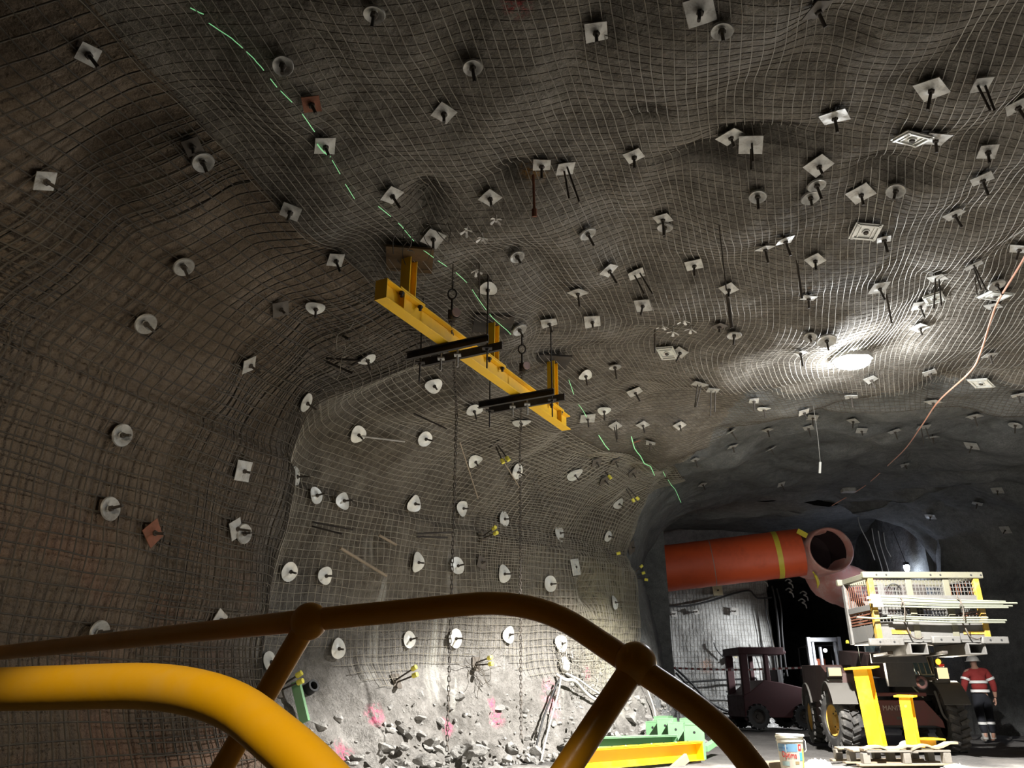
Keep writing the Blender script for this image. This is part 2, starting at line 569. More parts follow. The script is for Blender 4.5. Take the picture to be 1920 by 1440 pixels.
# face winding check: faces look into the room
def split_grid(name, c0, c1, r0, r1, mat):
    V = V1[r0:r1, c0:c1]; n = NS[r0:r1, c0:c1]
    p = V[:2, :2]
    fn = np.cross(p[0, 1] - p[0, 0], p[1, 1] - p[0, 0])
    if np.dot(fn, n[0, 0]) > 0:
        V = V[::-1]; n = n[::-1]
    return tag(grid_obj(name, V, mat, None, n), None, None, None, 'structure')
CS = NH - 10                        # where the left wall passes into the roof
ybrk = int(np.searchsorted(YS, 17.0))
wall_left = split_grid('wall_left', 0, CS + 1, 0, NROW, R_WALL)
ceiling = split_grid('ceiling', CS, NR + 20, 0, NROW, R_ROOF)
wall_right = split_grid('wall_right', NR + 19, NCOL, 0, NROW, R_FAR)
wall_left.data.materials.append(R_FAR)
ceiling.data.materials.append(R_FAR)
def far_faces(o, f):
    me = o.data
    co = np.zeros(len(me.vertices) * 3); me.vertices.foreach_get('co', co); co = co.reshape(-1, 3)
    idxs = np.zeros(len(me.polygons), dtype=np.int32)
    fv = np.zeros(len(me.loops), dtype=np.int32); me.loops.foreach_get('vertex_index', fv)
    c = co[fv.reshape(-1, 4)].mean(1)
    idxs[f(c)] = 1
    me.polygons.foreach_set('material_index', idxs)
far_faces(wall_left, lambda c: c[:, 1] > 17.0)
wig = lambda c: .25 * np.sin(c[:, 0] * 2.3) + .18 * np.sin(c[:, 0] * 5.1 + 1)
far_faces(ceiling, lambda c: (c[:, 1] > yb2(c[:, 0]) + .1 + wig(c)) | ((c[:, 1] > yb1(c[:, 0]) + .02) & (c[:, 0] > 3.3 + wig(c))))

# ------------------------------------------------------------------ floor, back wall and passage beyond the brow
def field(nx, ny, f):
    V = np.zeros((ny, nx, 3))
    for i in range(ny):
        for j in range(nx):
            V[i, j] = f(j / (nx - 1), i / (ny - 1))
    return V

def floor_f(a, b):
    x = -8 + 24 * a; y = -4 + 46 * b
    z = nz((x * .5, y * .5, 1)) * .05 + nz((x * 1.9, y * 1.9, 5)) * .022 + nz((x * 6, y * 6, 2)) * .008 - .03
    return (x, y, z)
m, nt, b = newmat('mine_floor')
b.inputs['Roughness'].default_value = .9
tc = N(nt, 'ShaderNodeTexCoord'); P = tc.outputs['Object']
n1 = noise_(nt, P, .8, 6, .65, .6); n2 = noise_(nt, P, 12, 7, .7)
c = ramp(nt, math_(nt, 'ADD', math_(nt, 'MULTIPLY', n1, .6), math_(nt, 'MULTIPLY', n2, .4)), [(.36, (.10, .094, .088)), (.5, (.23, .22, .20)), (.64, (.42, .405, .375))])
sepf = N(nt, 'ShaderNodeSeparateXYZ'); nt.links.new(P, sepf.inputs[0])
far_dark = maprange(nt, math_(nt, 'ADD', sepf.outputs[1], math_(nt, 'MULTIPLY', noise_(nt, P, 1.1, 4, .6), 1.6)), 12.9, 13.6)  # floor colour darkens beyond a wavy edge
c = mixc(nt, math_(nt, 'MULTIPLY', far_dark, .8), c, (.06, .055, .052))
nt.links.new(c, b.inputs['Base Color'])
nt.links.new(bump_(nt, n2, .05), b.inputs['Normal'])
M_FLOOR = m
V = field(170, 300, floor_f)
tag(grid_obj('floor', V, M_FLOOR), None, None, None, 'structure')

def nwall(x, y, z, s=1.0):
    return nz((x * .5, y * .5 + 20, z * .5)) * .22 * s + nz((x * 1.7, y * 1.7, z * 1.7 + 8)) * .07 * s + nz((x * 4.5, y * 4.5, z * 4.5)) * .02 * s
# the back wall with its rounded jamb into the passage
path = [(-3.5, 26.6), (2, 26.6), (6.5, 26.45), (8.0, 26.6), (8.7, 27.1), (8.9, 28), (8.9, 40.5)]
def along(pts, n):
    P = [Vector((p[0], p[1], 0)) for p in pts]
    L = [0]
    for i in range(1, len(P)): L.append(L[-1] + (P[i] - P[i - 1]).length)
    out = []
    for k in range(n):
        s = L[-1] * k / (n - 1)
        i = max(0, min(len(P) - 2, int(np.searchsorted(L, s)) - 1))
        t = (s - L[i]) / (L[i + 1] - L[i])
        out.append(P[i].lerp(P[i + 1], t))
    return out
pl = along(path, 230)
Vb = np.zeros((80, 230, 3))
for j, p in enumerate(pl):
    q = pl[min(j + 1, 229)] - pl[max(j - 1, 0)]
    nrm = Vector((-q.y, q.x, 0)).normalized()
    for i in range(80):
        z = -.3 + 6.6 * i / 79
        toe = -.8 * max(0, .9 - z) ** 1.3 * (1 if p.x > 6 and p.y < 27 else .3)
        d = nwall(p.x, p.y, z) + toe + .5 * max(0, z - 4.2) ** 1.2 * (-.25)
        w = p + nrm * d
        Vb[i, j] = (w.x, w.y, z)
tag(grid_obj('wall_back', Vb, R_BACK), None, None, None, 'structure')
def wall_grid(name, a, b_, z0, z1, mat, n=60, mz=30, s=1.0):
    a, b_ = Vector((*a, 0)), Vector((*b_, 0))
    nr = Vector((-(b_ - a).y, (b_ - a).x, 0)).normalized()
    def f(p, q):
        w = a.lerp(b_, p); z = z0 + (z1 - z0) * q
        w = w + nr * nwall(w.x, w.y, z, s)
        return (w.x, w.y, z)
    return tag(grid_obj(name, field(n, mz, f), mat), None, None, None, 'structure')
wall_grid('wall_passage_end', (8.0, 40.4), (14, 40.4), -.3, 6.6, R_BACK)
wall_grid('wall_passage_right', (11.9, 21.6), (12.6, 41), -.3, 6.6, R_FAR, 90)
wall_grid('wall_crosscut_front', (-3.5, 22.15), (4.35, 22.05), -.3, 6.6, R_FAR)
wall_grid('wall_crosscut_left', (-3.4, 22), (-3.4, 27), -.3, 6.6, R_FAR)
def cc(a, b_):
    x = -3.6 + 18 * a; y = 21.9 + 19.2 * b_
    z = 6.1 - .9 * sstep(np.array((y - 27) / 1.5)) + nwall(x, y, 0) - .08 * (x - 10) ** 2 * float(sstep(np.array((y - 27) / 1.5))) * (1 if abs(x - 10) < 3 else 0)
    return (x, y, float(z))
tag(grid_obj('ceiling_crosscut', field(90, 100, cc), R_FAR), None, None, None, 'structure')
# the brow: rock face from the roof edge up to the crosscut roof
edge = V1[-1, NW + 8:NCOL - 30]
Vx = np.zeros((14, len(edge), 3))
for i in range(14):
    k = i / 13
    for j, e in enumerate(edge):
        z = e[2] + (6.4 - e[2]) * k
        Vx[i, j] = (e[0], e[1] + .03 * i + k * nwall(e[0], 3, z) * 1.2 * (k > 0), z)
tag(grid_obj('wall_brow', Vx, R_FAR), None, None, None, 'structure')

# ------------------------------------------------------------------ rock bolts and their plates
S_, D_, B_, R_, Q_, T_, E_ = 'S', 'D', 'B', 'R', 'Q', 'T', 'E'
PL = [
# type u v px label
('S',162,96,40,'square bolt plate high up near the top left corner of the rock'),
('S',77,333,44,'square bolt plate on the wall close to the left edge, alone'),
('E',360,270,34,'dark square plate half behind a round cup plate on the upper left wall'),
('D',377,297,42,'round cup plate overlapping a dark square plate on the upper left wall'),
('D',530,117,38,'round cup plate just right of the green line near the top'),
('Q',582,187,38,'dark red square plate touching the green line'),
('S',606,265,44,'square plate crossed by the green line'),
('S',547,390,40,'tilted square plate on the dark haunch left of the beam hanger'),
('D',340,493,40,'round cup plate on left wall, second down the column of three cups'),
('D',268,602,42,'round cup plate on left wall, lowest of the column of three cups'),
('E',522,575,36,'brown square plate nearly as dark as the rock left of the yellow beam'),
('B',592,570,38,'bent round plate on the rock arris left of the yellow beam end'),
('S',460,680,36,'small square plate midway up the left wall, below the brown square plate'),
('D',222,815,44,'rust-stained round plate on the left wall'),
('S',450,882,44,'large pale square plate low on the left wall'),
('B',566,752,38,'bent round plate on the arris left of the black cross bars'),
('B',546,895,42,'tall bent pale plate on the arris left of the bay'),
('D',198,955,46,'large round cup plate low on the left wall beside the red square'),
('Q',280,1000,46,'rust-red square plate low on the left wall'),
('S',436,992,40,'square plate overlapped by a round one low on left wall'),
('D',451,1001,38,'round plate lying over a square one low on left wall'),
('D',178,1186,46,'round plate half hidden behind the far handrail at left'),
('S',405,1162,38,'flat pale plate just above the far handrail'),
('B',537,1071,40,'pale yellowish bent plate on the arris above the handrail ball'),
('B',604,1079,36,'bent oval plate above the handrail, first right of the ball joint'),
('B',586,931,34,'narrow bent plate edge-on at the start of the bay wall'),
('B',637,941,36,'bent oval plate with long bolt under the white streak'),
('B',628,1217,38,'bent oval plate on the bright wall beside the left handrail post'),
('B',497,1245,44,'tall bent plate half behind the left handrail post'),
('B',772,944,34,'bent oval plate left of the near chain, upper bay wall'),
('B',862,953,32,'bent oval plate just right of the near chain'),
('B',940,974,30,'bent oval plate halfway between the two chains'),
('B',965,883,32,'bent oval plate touching the left side of the far chain'),
('B',1075,886,34,'round bent plate on the fine double mesh right of the far chain'),
('B',888,861,32,'bent oval plate under the yellow caps between the chains'),
('B',1044,1001,32,'round bent plate low on the bay wall right of far chain'),
('B',1157,942,24,'small pale plate near the far arris of the bay'),
('B',777,1054,38,'crumpled bent plate on the white streak above the handrail'),
('B',853,1062,34,'bent oval plate above the handrail right of near chain'),
('E',900,1056,26,'dark round plate above the handrail between the chains'),
('B',940,1077,34,'bent oval plate touching the handrail top between the chains'),
('B',1028,1095,32,'bent oval plate just above the handrail bend'),
('R',1075,1064,36,'pale square ribbed plate above the handrail bend'),
('B',1147,1131,26,'pale plate on yellowish rock near the far arris'),
('B',762,1200,34,'bent plate on the white streak below the handrail'),
('B',849,1197,36,'bent oval plate below the handrail right of near chain'),
('B',949,1190,34,'bent oval plate below the handrail left of far chain'),
('B',1048,1207,34,'bent plate above the tangle of wires and hoses'),
('B',1136,1004,22,'small edge-on plate on the rounded end of the bay'),
('E',1181,1026,26,'flat dark plate edge-on at the far arris'),
('E',1116,863,22,'edge-on plate left of the single yellow cap on far bay end'),
('E',1152,860,20,'edge-on plate high on the rounded end of the bay'),
('E',1130,897,22,'edge-on dark plate just below the single yellow cap'),
('E',1183,884,20,'edge-on plate right of the single yellow cap by the green line'),
('B',686,667,36,'bent oval plate with long bolt left of the near cross bars'),
('B',812,720,34,'round plate with an open centre below the near cross bars'),
('B',668,812,36,'bent plate at the end of a horizontal bolt on upper bay wall'),
('B',793,821,32,'bent oval plate left of near chain below the cross bars'),
('B',888,764,34,'bent plate left of the far cross bars'),
('B',977,787,36,'bright plate directly behind the far chain below the beam'),
('B',915,535,38,'bright crumpled plate at the roof above the near cross bars'),
('S',627,481,34,'pale edge-on square plate left of the beam hanger'),
('S',730,358,40,'shiny edge-on plate on the roof above the beam hanger'),
('S',812,440,42,'shiny tilted plate right of the beam hanger plate'),
('B',1096,699,28,'bent bright plate on the roof beyond the far cross bars'),
('S',1101,779,32,'shiny square plate off the far end of the yellow beam'),
('B',1132,765,26,'bent plate right of the shiny square by the beam end'),
('S',1028,598,34,'dark square plate with crossed bolts over the far cross bars'),
('D',970,612,30,'round plate on the roof right of the near cross bars'),
('S',1016,300,38,'square plate beside a hanging rusty rod'),
('T',1058,307,38,'dark square plate with two bolt tails right of the rusty rod'),
('S',918,363,38,'bent square plate above the white plastic clips'),
('D',1097,430,34,'round plate standing off the roof between clips and long rod'),
('D',966,474,30,'round plate right of the beam hanger below the clips'),
('S',1137,500,34,'small square plate left of one with two long bolt tails'),
('T',1190,507,34,'plate with two long parallel bolt tails mid roof'),
('S',1187,283,38,'square plate with slanted bolt in the upper middle of the roof'),
('S',832,203,42,'diamond plate on the upper middle roof under a round cup'),
('D',885,116,38,'round cup plate seen edge-on near the top middle'),
('S',1117,50,48,'large diamond plate near the top edge, middle of the roof'),
('D',703,13,42,'round cup plate cut by the top edge left of middle'),
('S',1312,14,62,'broad square plate at the top edge with a long bolt'),
('D',1354,45,44,'round cup beside the broad square plate at the top edge'),
('E',1526,6,54,'brown square plate cut by the top edge right of middle'),
('S',1366,246,48,'big diamond plate in the middle of the right roof'),
('S',1748,157,56,'bright bent square plate below the top right of the roof'),
('T',1836,150,34,'red-brown plate with two long tails near the top right'),
('S',1903,190,44,'square plate at the right edge high up'),
('S',1563,208,54,'bright bent diamond plate high on right roof'),
('R',1712,248,58,'large white ribbed plate with a centre hole on right roof'),
('S',1754,249,50,'diamond plate overlapping the white ribbed plate'),
('T',1408,264,50,'edge-on plate with two bolts under the big diamond plate'),
('S',1532,303,48,'bright square plate above a pair of round plates'),
('D',1528,338,36,'upper round plate of the close pair on right roof'),
('D',1516,362,36,'lower round plate of the close pair on right roof'),
('D',1420,360,34,'round plate by the dark gash in the roof'),
('S',1242,402,34,'square plate mostly behind a round cup mid roof'),
('D',1247,417,30,'round cup hanging in front of a square plate mid roof'),
('S',1300,489,36,'square plate left of the long thin hanging rod'),
('S',1432,457,32,'small edge-on plate right of the long thin rod'),
('S',1469,442,34,'square plate with long slanted bolt right of the thin rod'),
('S',1528,481,34,'pale square plate with bolt above the bolted white square'),
('S',1612,355,48,'large triangular looking plate right of the round pair'),
('D',1680,350,36,'bright round plate edge-on in the shadowed hollow'),
('S',1838,326,42,'bluish white square plate with long bolt at right'),
('S',1785,393,38,'cream square plate with a drooping bolt at right'),
('R',1622,427,50,'pale folded plate left of a small brown one'),
('S',1655,440,28,'small brown plate beside the pale folded plate'),
('S',1850,277,36,'bright plate edge on a ridge near right edge'),
('T',1822,490,36,'plate with two long crossing tails near the orange cable'),
('D',1864,527,32,'round plate left of the orange cable top'),
('R',1866,546,48,'ribbed pale plate touching the orange cable'),
('S',1861,567,28,'lowest of three pale plates by the orange cable'),
('T',1757,513,34,'bluish plate with twin bolts left of the crossing tails'),
('S',1645,533,38,'grey square plate above a leaning rod'),
('R',1749,552,40,'bright bluish plate, right one of an overlapping pair'),
('S',1722,567,30,'bright bluish plate, left one of an overlapping pair'),
('S',1516,550,30,'bright cream square with a rod across its left side'),
('S',1913,458,36,'plate at the right edge above the orange cable'),
('S',1110,597,34,'shallow tilted plate above the round plate beyond the cross bars'),
('S',1207,567,34,'shallow tilted plate mid roof under the twin long tails'),
('S',1083,541,34,'square plate up left of the shallow tilted plate'),
('D',1152,681,24,'round plate on the brown roof beyond the far cross bars'),
('S',1188,730,30,'dull plate at the mesh edge above the bay end'),
('R',1252,656,40,'ribbed plate under the white plastic clips'),
('S',1277,655,26,'small plate tucked against the ribbed plate and clips'),
('D',1376,621,28,'round plate under the long thin hanging rod'),
('E',1348,605,26,'dark square plate left of the round plate under the rod'),
('S',1366,535,32,'edge-on plate crossed by the long thin rod'),
('S',1500,655,20,'small plate left of the work lamp'),
('D',1517,625,26,'thin round plate up left of the work lamp'),
('D',1548,632,38,'bright round plate directly above the work lamp'),
('S',1723,608,30,'bluish plate right of the work lamp, above its level'),
('S',1741,693,26,'white plate right of the lamp on the last mesh sheet'),
('S',1631,706,24,'white plate just below right of the lamp'),
('S',1596,738,26,'plate just past the scalloped mesh edge below the lamp'),
('R',1840,712,42,'pale green ribbed diamond plate right of the orange cable'),
('S',1853,660,24,'small plate right of the orange cable'),
('S',1750,748,28,'plate beyond the mesh edge left of the orange cable'),
('S',1826,775,26,'plate right of the orange cable beyond the ribbed diamond'),
('S',1600,785,20,'small square plate on the far roof under the mesh edge'),
('S',1505,768,22,'dull plate on the far roof left of the hanging wire'),
('S',1523,778,22,'dull plate on the far roof touching the hanging wire'),
('B',1432,761,26,'crumpled shiny plate on the far roof'),
('S',1413,746,20,'plate at the far mesh edge left of the lamp'),
('T',1313,714,30,'plate with two tails at the far mesh edge'),
('T',1337,726,24,'dark plate with two tails below the far mesh edge'),
('S',1438,802,18,'small dull plate on the far roof left of hanging wire'),
('S',1515,798,20,'small dull plate behind the hanging wire'),
('S',1372,833,20,'small dull round-looking plate on the dark step'),
('S',1443,838,20,'small dull plate on the dark step right of another'),
('S',1615,803,22,'dull plate right of the hanging wire'),
('S',1676,804,24,'flat edge-on plate left of the orange cable low down'),
('T',1730,796,26,'dark plate with two tails behind the orange cable'),
('S',1748,815,22,'dull diamond plate right of the orange cable low down'),
('S',1823,832,26,'dull diamond plate on the dark roof at right'),
('D',1905,792,24,'small shiny round plate near the right edge'),
('S',1908,735,26,'edge-on plate at the right edge under the lamp level'),
('S',1204,792,22,'plate on the curved roof beyond the bay end'),
('S',1273,793,22,'plate on the roof right of the bay end'),
('Q',1190,824,18,'small rusty plate beside the far green line'),
('S',1221,826,20,'bent dull plate right of the small rusty plate'),
('T',1153,794,22,'edge-on plate with two tails at the bay end haunch'),
('S',1302,858,16,'small dull plate where the roof darkens'),
('S',1368,805,18,'dull plate on the far roof below the gash'),
('S',1463,905,16,'faint plate on the dark far roof above the duct'),
('S',1316,905,16,'faint plate on the dark far roof left of the duct'),
('S',1870,916,22,'faint tilted plate on the dark right wall, highest'),
('S',1833,941,20,'faint plate on the dark right wall, second highest'),
('S',1745,966,20,'faint plate on dark rock above the basket'),
('S',1886,991,20,'faint edge-on plate on the dark right wall, lowest'),
('S',1695,868,18,'faint plate on the dark roof at the cable end'),
]
INWARD = {}
PLPOS = []
_cache = {}
def plate_mesh(t, r):
    key = (t, round(r, 3))
    if key in _cache: return _cache[key]
    mb = MB()
    rnd = random.Random(str(key))
    if t == 'D':                                   # dished cup, rim towards the rock, hollow facing the room
        prof = [(r * .97, .0), (r, .006), (r * .93, .018), (r * .74, .012), (r * .55, -.004), (r * .30, -.014), (r * .16, .004), (.012, .008)]
        mb.lathe(prof, 26)
        mb.lathe([(r * .97, .0), (r * .7, -.006), (r * .3, -.03), (.012, -.03)], 26)
    elif t == 'B':                                 # round plate buckled over the bolt
        ph = rnd.uniform(0, 6.28); k = rnd.uniform(.05, .16)
        def wob(rr, z, a):
            f = rr / r
            w = 1 + .06 * sin(3 * a + ph)
            return rr * w * (1 - .10 * f * abs(cos(a - ph))), z + (f ** 2) * r * k * cos(2 * (a - ph)) * .8
        pr = [(.012, .012), (r * .2, .012), (r * .35, .004), (r * .6, .0), (r * .85, .0), (r, .0), (r, -.006), (r * .6, -.006), (.012, -.006)]
        mb.lathe(pr, 26, wob=wob)
    elif t == 'R':                                 # big pressed plate: frame rib, inner rib and ring about a hole
        w = r * .98
        mb.box((0, 0, 0), (2 * w, 1.7 * w, .008))
        for s in (-1, 1):
            mb.box((s * w * .80, 0, .010), (w * .16, 1.6 * w, .018))
            mb.box((0, s * w * .66, .010), (1.75 * w, w * .14, .018))
            mb.box((s * w * .48, 0, .008), (w * .07, 1.2 * w, .012))
        mb.lathe([(w * .30, .004), (w * .28, .018), (w * .20, .018), (w * .17, .0)], 18)
    else:                                          # square dome plate with lifted corners
        n = 9
        vs = []
        lift = [rnd.uniform(-.10, .14) for _ in range(4)]
        w = r * .86
        for i in range(n):
            for j in range(n):
                a, b_ = -1 + 2 * i / (n - 1), -1 + 2 * j / (n - 1)
                d = max(0, 1 - sqrt(a * a + b_ * b_) / .62)
                z = d * d * (3 - 2 * d) * .020
                cl = 0
                for q, (sx, sy) in enumerate(((1, 1), (-1, 1), (-1, -1), (1, -1))):
                    cl += lift[q] * max(0, (a * sx + b_ * sy) / 2) ** 2.2
                vs.append((a * w, b_ * w, z + cl * r))
        o = len(vs)
        vs += [(x, y, z - .007) for x, y, z in vs]
        fs = []
        for i in range(n - 1):
            for j in range(n - 1):
                k = i * n + j
                fs.append((k, k + n, k + n + 1, k + 1)); fs.append((o + k, o + k + 1, o + k + n + 1, o + k + n))
        for k in range(n - 1):
            for a, b_ in ((k, k + 1), ((n - 1) * n + k + 1, (n - 1) * n + k), ((k + 1) * n, k * n), (k * n + n - 1, (k + 1) * n + n - 1)):
                fs.append((a, b_, o + b_, o + a))
        mb.add(vs, fs)
    _cache[key] = mb
    return mb
PM = {'S': M_STEEL, 'D': M_STEEL, 'B': M_WHITEPLATE, 'R': M_WHITEPLATE, 'Q': M_RUST, 'T': M_STEEL, 'E': M_DARKPLATE}
PN = {'S': 'square_bolt_plate', 'D': 'round_bolt_plate', 'B': 'bent_bolt_plate', 'R': 'ribbed_bolt_plate', 'Q': 'rusty_bolt_plate', 'T': 'twin_bolt_plate', 'E': 'dark_bolt_plate'}
rp = random.Random(21)
def plates():
    for (t, u, v, px, lab) in PL:
        h = hit(u, v)
        if h is None:
            print('no rock under', t, u, v); continue
        loc, n, dep = h
        r = min(.20, max(.075, px * dep / FPX / 2))
        n = (n + Vector((rp.uniform(-.10, .10), rp.uniform(-.10, .10), rp.uniform(-.08, .08)))).normalized()
        roof = n.z < -.5
        dist = .055 if roof else (.065 if t == 'B' else .045)
        ang = rp.uniform(0, 6.28) if t not in 'S' else rp.choice([pi / 4, pi / 4, .1, .5, 1.1]) + rp.uniform(-.15, .15)
        M = frame(loc + n * dist, n, (0, 1, 0) if roof else (0, 0, 1)) @ Matrix.Rotation(ang, 4, 'Z')
        PLPOS.append(tuple(loc))
        root = thing(PN[t], lab, 'rock bolt', M=M, group='rock bolt plates on the mine walls and roof')
        mb = MB(); src = plate_mesh(t, r); mb.v = list(src.v); mb.f = list(src.f)
        mat = PM[t]
        obj('plate', mb, mat, root, 50)
        b_ = MB()
        # bolt tail: steel bar through the plate, leaning a little, with a nut
        L = rp.uniform(.10, .19) if t in 'SDBR' else .09
        if t == 'E' or t == 'Q': L = rp.uniform(.08, .14)
        if t == 'R': L = .03
        ax = Vector((rp.uniform(-.12, .12), rp.uniform(-.12, .12), 1)).normalized()
        if t == 'T':
            L = rp.uniform(.26, .42)
            for s in (-.03, .03):
                ax2 = Vector((rp.uniform(-.15, .15), rp.uniform(-.15, .15), 1)).normalized()
                q = MB(); q.tube([(s, 0, -dist - .05), Vector((s, 0, 0)) + ax2 * L * rp.uniform(.8, 1)], .009, 7)
                obj('bolt', q, M_ROD, root, 40)
        else:
            b_.tube([(0, 0, -dist - .05), (0, 0, 0), ax * L], .0125, 8)
            obj('bolt', b_, M_ROD, root, 40)
        nb_ = MB(); nb_.lathe([(.012, .004), (.026, .004), (.026, .026), (.02, .032), (.012, .032)], 6)
        if t != 'T': obj('nut', nb_, M_ROD, root, 30)
plates()

# yellow capped pairs of bolt ends
def capped(u, v, label, ncap=2, sp=.07, L=.30, dirv=None):
    h = hit(u, v)
    if not h: print('cap', u, v); return
    loc, n, dep = h
    M = frame(loc + n * .03, n)
    root = thing('capped_bolt', label, 'rock bolt', M=M, group='bolt ends with yellow caps')
    pb = MB(); pb.box((0, 0, -.012), (.15, .2, .012)); obj('plate', pb, M_DARKPLATE, root)
    for k in range(ncap):
        y = (k - (ncap - 1) / 2) * sp
        e = Vector((rp.uniform(-.02, .02) + .03, y * 1.25, L * rp.uniform(.85, 1)))
        q = MB(); q.tube([(0, y * .6, -.08), (0, y * .6, .02), e], .012, 7)
        bo = obj('bolt', q, M_ROD, root)
        d = (e - Vector((0, y * .6, .02))).normalized()
        c_ = MB(); c_.lathe([(.001, .0), (.030, .0), (.034, .01), (.031, .075), (.001, .08)], 12, M=frame(e - d * .02, d))
        obj('cap', c_, M_CAP, bo)
for a in [(930, 833, 'pair of yellow-capped bolts high on the bay wall behind the far cross bars'),
          (905, 1008, 'pair of yellow-capped bolts on a dark plate between the chains above the handrail'),
          (892, 1245, 'pair of yellow-capped bolts beside torn wires on the bright wall'),
          (742, 1278, 'pair of yellow-capped bolts on the bright wall left of near chain'),
          (1172, 911, 'pair of yellow-capped bolts at the far arris of the bay')]:
    capped(*a)
capped(1131, 880, 'single yellow-capped bolt on the rounded end of the bay', 1, L=.16)
capped(1143, 1042, 'single yellow-capped bolt low on the rounded end of the bay', 1, L=.16)
capped(1189, 1080, 'three yellow-capped bolts in a column on the far arris', 3, sp=.12, L=.2)
capped(520, 1294, 'dull-capped bolt pair jutting out beside the left handrail post', 2, L=.28)
# ------------------------------------------------------------------ welded wire mesh hung on the rock
PLP = np.array(PLPOS)
def sampler(F, r, c):
    r = np.clip(r, 0, NROW - 1.001); c = np.clip(c, 0, NCOL - 1.001)
    i = r.astype(int); j = c.astype(int); a = (r - i)[..., None]; b_ = (c - j)[..., None]
    return F[i, j] * (1 - a) * (1 - b_) + F[i + 1, j] * a * (1 - b_) + F[i, j + 1] * (1 - a) * b_ + F[i + 1, j + 1] * a * b_
VS = blur(V1.copy(), 3); VS[0] = V1[0]; VS[-1] = V1[-1]; VS[:, 0] = V1[:, 0]; VS[:, -1] = V1[:, -1]
def row_of(y): return np.interp(y, YS, np.arange(NROW))
i8 = int(row_of(7.0))
arc = np.concatenate([[0], np.cumsum(np.linalg.norm(np.diff(V0[i8], axis=0), axis=1))])
def col_at(s): return np.interp(s, arc, np.arange(NCOL))
ARCTOT = arc[NR + 25]

def nvec(p, sc, seed):
    return np.array([nz((x * sc + seed, y * sc, z * sc)) for x, y, z in p])

def wire_points(r, c, lift, wob, seed):
    """points of one wire given its grid path"""
    B0 = sampler(V0, r, c)
    r = r + nvec(B0, .9, seed) * wob / .07 + nvec(B0, 3.3, seed + 5) * wob * .35 / .07
    c = c + nvec(B0, .9, seed + 11) * wob / .07 + nvec(B0, 3.3, seed + 17) * wob * .35 / .07
    p = sampler(V1, r, c) * .45 + sampler(VS, r, c) * .55
    n = sampler(NSM, r, c)
    # pulled tight at the plates and bulging between them
    d = np.full(len(p), 9.0)
    for k in range(0, len(PLP), 40):
        d = np.minimum(d, np.sqrt(((p[:, None, :] - PLP[None, k:k + 40]) ** 2).sum(2)).min(1))
    off = .018 + lift * (1 - np.exp(-(d / .38) ** 2)) * (.6 + .6 * np.abs(nvec(p, .8, 31)))
    return p - n * off[:, None], B0

class Wires:
    def __init__(s, r, sides=3):
        s.P = []; s.F = []; s.n = 0; s.r = r; s.k = sides
    def add(s, p, nrm=None):
        m = len(p)
        if m < 2: return
        t = np.gradient(p, axis=0); t /= np.linalg.norm(t, axis=1, keepdims=True) + 1e-9
        ref = np.array([0.31, .52, .79])
        u = np.cross(t, ref); u /= np.linalg.norm(u, axis=1, keepdims=True) + 1e-9
        w = np.cross(t, u)
        rings = [p + s.r * (u * cos(2 * pi * k / s.k) + w * sin(2 * pi * k / s.k)) for k in range(s.k)]
        s.P.append(np.stack(rings, 1).reshape(-1, 3))
        i = np.arange(m - 1)[:, None] * s.k + np.arange(s.k)[None]
        i2 = np.arange(m - 1)[:, None] * s.k + (np.arange(s.k)[None] + 1) % s.k
        s.F.append((np.stack([i, i2, i2 + s.k, i + s.k], -1).reshape(-1, 4) + s.n))
        s.n += m * s.k
    def build(s, name, mat, parent):
        v = np.concatenate(s.P); f = np.concatenate(s.F)
        me = bpy.data.meshes.new(name)
        me.vertices.add(len(v)); me.vertices.foreach_set('co', v.astype(np.float32).ravel())
        me.loops.add(f.size); me.loops.foreach_set('vertex_index', f.astype(np.int32).ravel())
        me.polygons.add(len(f)); me.polygons.foreach_set('loop_start', np.arange(0, f.size, 4, dtype=np.int32))
        me.update(calc_edges=True)
        me.shade_smooth()
        me.materials.append(mat)
        o = bpy.data.objects.new(name, me)
        link(o, parent)
        o['kind'] = 'stuff'
        return o

def mesh_layer(sets, lift, wob, seed, keep, y0, y1, sp_y, s0, s1, sp_s, sub=.05, which='both'):
    """sets: list of (Wires, test(B0)); a wire point goes to the first set whose test holds"""
    lines = []
    for y in (np.arange(y0, y1, sp_y) if which != 'long' else ()):
        ss = np.arange(s0, s1, sub)
        lines.append((np.full(len(ss), row_of(y)), col_at(ss)))
    for s in (np.arange(s0, s1, sp_s) if which != 'cross' else ()):
        yy = np.arange(y0, y1, sub)
        lines.append((row_of(yy), np.full(len(yy), col_at(s))))
    for q, (r, c) in enumerate(lines):
        p, B0 = wire_points(r, c, lift, wob, seed + q * .013)
        k = keep(B0)
        lab = np.full(len(p), -1)
        for w, (W, test) in reversed(list(enumerate(sets))):
            lab[test(B0) & k] = w
        i = 0
        while i < len(p):
            if lab[i] < 0: i += 1; continue
            j = i
            while j + 1 < len(p) and lab[j + 1] == lab[i]: j += 1
            e = min(len(p), j + 2)
            sets[lab[i]][0].add(p[i:e])
            i = j + 1

sw = arc[CS]
near = lambda B: (B[:, 1] < 8.75)
W_near = Wires(.0070, 4); W_bay = Wires(.0047); W_roof = Wires(.0040); W_roofb = Wires(.0046)
inwall = lambda B: (B[:, 0] < 99)
lowcut = lambda B: np.where(B[:, 1] < 8.9, -.1, 1.28 + .22 * np.sin(B[:, 1] * 2.1) + .1 * np.sin(B[:, 1] * 5))
